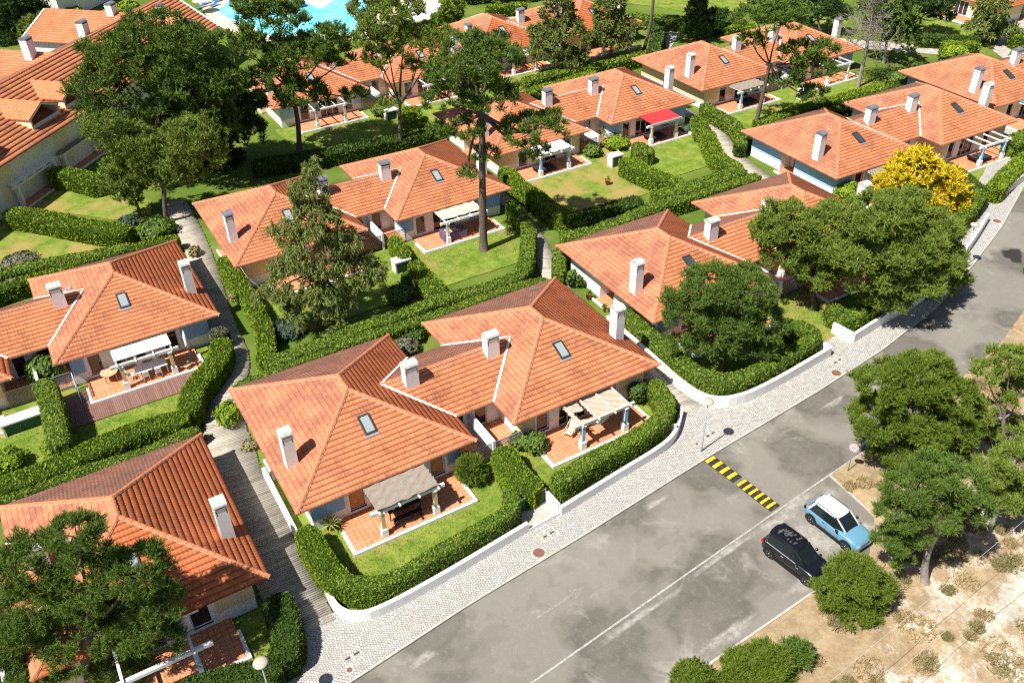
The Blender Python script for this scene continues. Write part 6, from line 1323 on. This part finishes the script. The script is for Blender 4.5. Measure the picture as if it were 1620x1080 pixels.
b = B(140, 1075); tree(b, [crown(120, 845, 42, b, .7), crown(60, 890, 58, b, .8), crown(140, 920, 66, b, .8), crown(215, 905, 52, b, .8), crown(50, 970, 58, b, .8), crown(250, 955, 40, b, .7), crown(130, 1000, 66, b, .8), crown(215, 990, 48, b, .7), crown(60, 1050, 60, b, .7), crown(190, 1060, 46, b, .6), crown(10, 1010, 40, b, .8), crown(262, 1010, 28, b, .7)], 'big pine filling the bottom left corner over the orange roof', 'pine_green', .30, puff=.42, tufts=46, nbl=7, bl=.26, bw=.034, fill=1.15)
b = B(1140, 588); tree(b, [crown(1130, 455, 52, b, .7), crown(1180, 460, 46, b, .7), crown(1090, 500, 42, b, .7), crown(1150, 505, 56, b, .7), crown(1200, 510, 42, b, .7), crown(1120, 545, 38, b, .6), crown(1185, 550, 42, b, .6), crown(1068, 475, 20, b, .9), crown(1072, 545, 18, b, .6)], 'round pine in the corner garden beside the curved white wall', 'pine_green', .24, puff=.48, tufts=46, nbl=7, bl=.26, bw=.036, fill=1.2, cut=-.7)
for (px, py), cr, lb, kd in (((1290, 488), [(1250, 355, 52), (1300, 375, 58), (1240, 400, 40), (1290, 420, 50), (1330, 345, 40), (1215, 370, 28)], 'left pine of the largest clump by the street', 'pine_olive'), ((1392, 512), [(1390, 345, 58), (1420, 390, 66), (1375, 430, 52), (1440, 440, 56), (1350, 400, 50), (1400, 470, 40), (1430, 330, 42)], 'middle pine of the largest clump, overhanging the road', 'pine_olive'), ((1462, 474), [(1470, 360, 44), (1480, 410, 46), (1495, 440, 30), (1520, 440, 14)], 'right pine of the largest clump beside the street lamp', 'pine_olive')):
    b = B(px, py); tree(b, [crown(x, y, r, b, .62) for x, y, r in cr], lb, kd, .26, puff=.5, tufts=48, nbl=7, bl=.28, bw=.042, fill=1.1, cut=-.8)
b = B(1455, 345); tree(b, [crown(1450, 270, 36, b, .8), crown(1420, 285, 30, b, .7), crown(1490, 290, 34, b, .8), crown(1460, 305, 42, b, .7), crown(1505, 325, 26, b, .8), crown(1500, 342, 22, b, .7), crown(1400, 290, 16, b, .7)], 'golden yellow conifer between the street pines and the blue posts', 'gold_conifer', .16, puff=.40, tufts=42, nbl=4, bl=.38, bw=.10, fill=.62, name='golden_conifer', group=None, spread=.3, up=.2, limbs=.5)
gr = 'pines on the roadside sand'
b = B(1452, 740); tree(b, [crown(1400, 610, 42, b, .8), crown(1460, 600, 48, b, .8), crown(1500, 630, 42, b, .8), crown(1390, 665, 44, b, .8), crown(1450, 665, 58, b, .8), crown(1510, 680, 38, b, .8), crown(1420, 710, 44, b, .6), crown(1480, 715, 42, b, .6), crown(1440, 580, 22, b, .8)], 'large round bright pine beside the litter bin', 'pine_bright', .2, puff=.40, tufts=46, nbl=7, bl=.27, bw=.036, fill=1.2, group=gr, z0=.1)
b = B(1600, 735); tree(b, [crown(1600, 575, 34, b, .8), crown(1560, 590, 22, b, .7), crown(1615, 620, 30, b, .8), crown(1560, 650, 26, b, .6), crown(1600, 690, 30, b, .6), crown(1540, 665, 14, b, .6)], 'sparse grey-branched pine at the right edge above the sand', 'pine_olive', .18, puff=.42, tufts=38, fill=.8, group=gr, bark='bark_grey', z0=.1, limbs=2.5)
b = B(1462, 922); tree(b, [crown(1480, 750, 40, b, .7), crown(1440, 775, 40, b, .7), crown(1520, 770, 42, b, .7), crown(1420, 815, 34, b, .6), crown(1480, 810, 44, b, .6), crown(1545, 805, 26, b, .6), crown(1410, 860, 30, b, .5), crown(1440, 845, 26, b, .5), crown(1425, 885, 16, b, .5)], 'pine with a bare grey trunk standing on the sand beside the blue car', 'pine_green', .22, puff=.42, tufts=46, nbl=7, bl=.27, bw=.036, fill=1.05, group=gr, bark='bark_grey', z0=.15, fork=at_axis(1482, 845, b), limbs=1.6)
b = B(1562, 842); tree(b, [crown(1570, 745, 28, b, .8), crown(1605, 735, 34, b, .8), crown(1590, 780, 38, b, .7), crown(1620, 790, 26, b, .7)], 'greyish pine clump at the right edge over the dry grass', 'pine_olive', .16, puff=.42, tufts=44, fill=1.1, group=gr, bark='bark_grey', z0=.15, limbs=1.5)
b = B(1350, 965); tree(b, [crown(1350, 915, 38, b, .9), crown(1320, 938, 30, b, .9), crown(1386, 935, 30, b, .9), crown(1352, 955, 44, b, .8), crown(1340, 895, 18, b, 1.), crown(1372, 905, 18, b, 1.)], 'low round pine bush covering the nose of the black car', 'pine_bright', .1, puff=.36, tufts=48, nbl=7, bl=.26, bw=.034, fill=1.2, group=gr, z0=.1)
b = B(1205, 1070); tree(b, [crown(1180, 1060, 34, b, .8), crown(1215, 1052, 36, b, .9), crown(1200, 1085, 50, b, .7)], 'bright low pine at the bottom edge on the sand', 'pine_bright', .09, puff=.34, tufts=48, nbl=7, bl=.26, bw=.034, fill=1.2, group=gr, z0=.15)
b = B(1257, 1050); tree(b, [crown(1257, 1034, 22, b, .9)], 'smaller low pine right of the one at the bottom edge', 'pine_green', .07, puff=.3, tufts=44, nbl=7, bl=.24, bw=.034, fill=1.3, group=gr, z0=.15)
b = B(1092, 1090); tree(b, [crown(1095, 1078, 30, b, .9), crown(1125, 1085, 20, b, .9)], 'tip of a low pine cut by the bottom edge near the lane', 'pine_bright', .07, puff=.3, tufts=44, nbl=7, bl=.24, bw=.034, fill=1.3, group=gr, z0=.1)
# beyond
b = B(1192, 212); tree(b, [crown(1200, 30, 44, b, .7), crown(1240, 25, 36, b, .7), crown(1190, 65, 22, b, .6), crown(1260, 85, 30, b, .6), crown(1285, 110, 36, b, .6), crown(1240, 130, 24, b, .6), crown(1300, 80, 22, b, .6), crown(1285, 150, 24, b, .6)], 'leaning pine whose trunk crosses the teal awning', 'pine_green', .26, puff=.55, tufts=44, fill=.6, fork=at_axis(1218, 100, b))
bare_tree(B(1357, 138), 12.5, 4.2, 'leafless grey tree behind the villa with yellow pergola posts', tufts=1, n0=34)
b = B(1398, 100); tree(b, [crown(1395, 40, 26, b, .9), crown(1425, 62, 30, b, .8), crown(1415, 20, 30, b, .8), crown(1380, 15, 24, b, .8)], 'mixed green tree right of the leafless grey tree', 'shrub_green', .2, puff=.6, tufts=26, nbl=4, bl=.3, bw=.12, fill=.55, name='broadleaf_tree', group=None, bark='bark_grey')
b = B(1455, 60); tree(b, [crown(1440, 10, 40, b, .7), crown(1475, 5, 34, b, .7), crown(1420, 30, 24, b, .7), crown(1490, 25, 18, b, .7)], 'dark pine above the upper right terrace', 'pine_dark', .22, puff=.6, tufts=46, fill=.9)
b = B(1572, 70); tree(b, [crown(1570, 12, 26, b, 1.), crown(1560, 40, 26, b, .8), crown(1590, 45, 22, b, .8), crown(1578, -15, 24, b, .9)], 'drooping tree between the top right roof and the path', 'cypress', .18, puff=.55, tufts=40, fill=.7, droop=.9, name='cypress_tree', group=None, up=0)
b = B(880, 120); tree(b, [crown(882, 20, 26, b, .9), crown(895, 50, 36, b, .7), crown(870, 80, 36, b, .7), crown(905, 95, 28, b, .7), crown(858, 55, 22, b, .8), crown(880, -10, 22, b, .9)], 'dark layered cypress between the orange roof and the slatted pergola', 'cypress', .2, puff=.5, tufts=44, fill=.78, droop=.4, name='cypress_tree', group='dark cypresses', up=.1)
b = B(965, 96); tree(b, [crown(965, 35, 28, b, .8), crown(975, 62, 28, b, .7), crown(950, 60, 22, b, .8), crown(965, 5, 24, b, .9), crown(990, 45, 20, b, .8)], 'second dark cypress, right of the layered one', 'cypress', .2, puff=.5, tufts=44, fill=.8, droop=.4, name='cypress_tree', group='dark cypresses', up=.1)
b = B(1018, 82); top = at_axis(1026, -120, b); tree(b, [(top, 4.5, 2.2), (top + [2, 1, .5], 3, 1.6)], 'tall bare pine trunk crossing the top edge, centre', 'pine_green', .24, puff=.6, tufts=40)
b = B(1104, 62); tree(b, [crown(1104, 20, 16, b, 1.2), crown(1104, 42, 22, b, .8), crown(1104, 0, 12, b, 1.2)], 'small dark spruce-like conifer beside the grey path', 'pine_dark', .14, puff=.45, tufts=44, fill=1.0, droop=.3, name='conifer_tree', group=None)
b = B(1128, 55); tree(b, [crown(1135, 35, 22, b, .8), crown(1150, 50, 18, b, .8)], 'dark shrubby tree behind the leaning pine', 'pine_dark', .12, puff=.45, tufts=44, fill=1.0, group=None, name='broadleaf_tree')
b = B(716, 45); tree(b, [crown(716, 15, 18, b, 1.0), crown(705, 28, 14, b, .9)], 'small feathery tree beside the round pool steps', 'pine_olive', .1, puff=.45, tufts=30, fill=.7, group=None, name='young_tree')
b = B(755, 122); tree(b, [crown(752, 62, 18, b, .6), crown(785, 62, 20, b, .5), crown(770, 75, 16, b, .6)], 'small dark pine poking in front of the orange roof skylight', 'pine_dark', .12, puff=.4, tufts=34, fill=.6)
b = B(20, 62); tree(b, [crown(15, 15, 44, b, .8), crown(50, 30, 34, b, .8), crown(10, 50, 38, b, .8), crown(40, -10, 40, b, .7)], 'dark tree in the top left corner', 'pine_dark', .22, puff=.65, tufts=44, fill=1.0)
b = B(62, 78); tree(b, [crown(60, 48, 24, b, .9), crown(80, 55, 18, b, .8), crown(48, 60, 16, b, .8)], 'lighter olive pine in front of the dark corner tree', 'pine_olive', .14, puff=.5, tufts=40, fill=.9)
b = B(330, 260); tree(b, [crown(350, 200, 46, b, .9), crown(385, 210, 36, b, .9), crown(352, 255, 34, b, .8), crown(395, 170, 30, b, .8), crown(330, 160, 40, b, .8)], 'dark understorey pine beside the white gable wall', 'pine_dark', .16, puff=.5, tufts=40, fill=.9)
b = B(505, 205); bush(607, 172, 1.4, 1.6, 'shrub_green', 'rounded green shrub between the villa below the pool and the cabinet')
b = B(905, 270); bush(470, 4, 1.2, 1.4, 'hedge_dark', 'dark shrub at the pool edge, top')
b = B(1300, 55); tree(b, [crown(1290, 15, 34, b, .8), crown(1320, 25, 24, b, .8), crown(1265, 30, 24, b, .8)], 'dark pine behind the tall twin chimney at the top', 'pine_dark', .2, puff=.6, tufts=44, fill=.9)
b = B(790, 0); tree(b, [crown(780, -12, 30, b, .7), crown(745, -8, 28, b, .7), crown(830, -14, 26, b, .7)], 'dark trees along the top edge left of centre', 'pine_dark', .2, puff=.6, tufts=44, fill=.9)
# ---------------------------------------------------------------- ground cover that nobody could count
def scatter_stuff(name, n, fn, kind, L, W, k, label, spread=.5, up=1.6):
    P = []
    while len(P) < n:
        q = fn()
        if q is not None: P.append(q)
    P = np.array(P); V_, F_ = blades(P, np.tile([0, 0, up], (len(P), 1)), k, L, W, spread); o = link(name, np_mesh(name, V_, [(F_, 0)], [kind])); tag(o, label, None, None, 'stuff'); return o
cl = rng.uniform([16, -20], [110, 40], (900, 2)); cl = cl[[np.interp(x, ox, oy) - y > .8 for x, y in cl]]; cr = rng.uniform(.25, 1.1, len(cl))
def tus():
    i = rng.integers(len(cl)); a = rng.uniform(0, 6.28); r = cr[i] * math.sqrt(rng.random()); x, y = cl[i][0] + r * math.cos(a), cl[i][1] + r * math.sin(a)
    return (x, y, terr_z(x, y)) if np.interp(x, ox, oy) - y > .5 else None
scatter_stuff('dry_grass', 80000, tus, 'dry_grass', .34, .05, 4, 'dry straw-coloured grass on the sand', .7)
cl2 = rng.uniform([18, -12], [70, 30], (230, 2)); cl2 = cl2[[np.interp(x, ox, oy) - y > 1.2 for x, y in cl2]]
def scr():
    i = rng.integers(len(cl2)); d = unit(rng.normal(0, 1, 3)); r = .28 + .6 * ((i * 37) % 10) / 10; p = np.array([*cl2[i], terr_z(*cl2[i]) + .02]) + d * [r, r, r * .55] * rng.random() ** .4; return (p[0], p[1], max(p[2], .03))
scatter_stuff('scrub_undergrowth', 60000, scr, 'scrub', .22, .045, 4, 'low olive scrub clumps on the sand', .8, .9)
def gb():
    k = ['a', 'g', 'e', 'c'][rng.integers(4)]; x, y = rng.uniform(1.5, 26), rng.uniform(-6.5, -.2); p = lpt(k, x, y); return (p[0], p[1], .05)
scatter_stuff('grass', 26000, gb, 'grass_blades', .09, .03, 3, 'short green grass of the lawns', .9)
# pine needles and litter beside the road edge
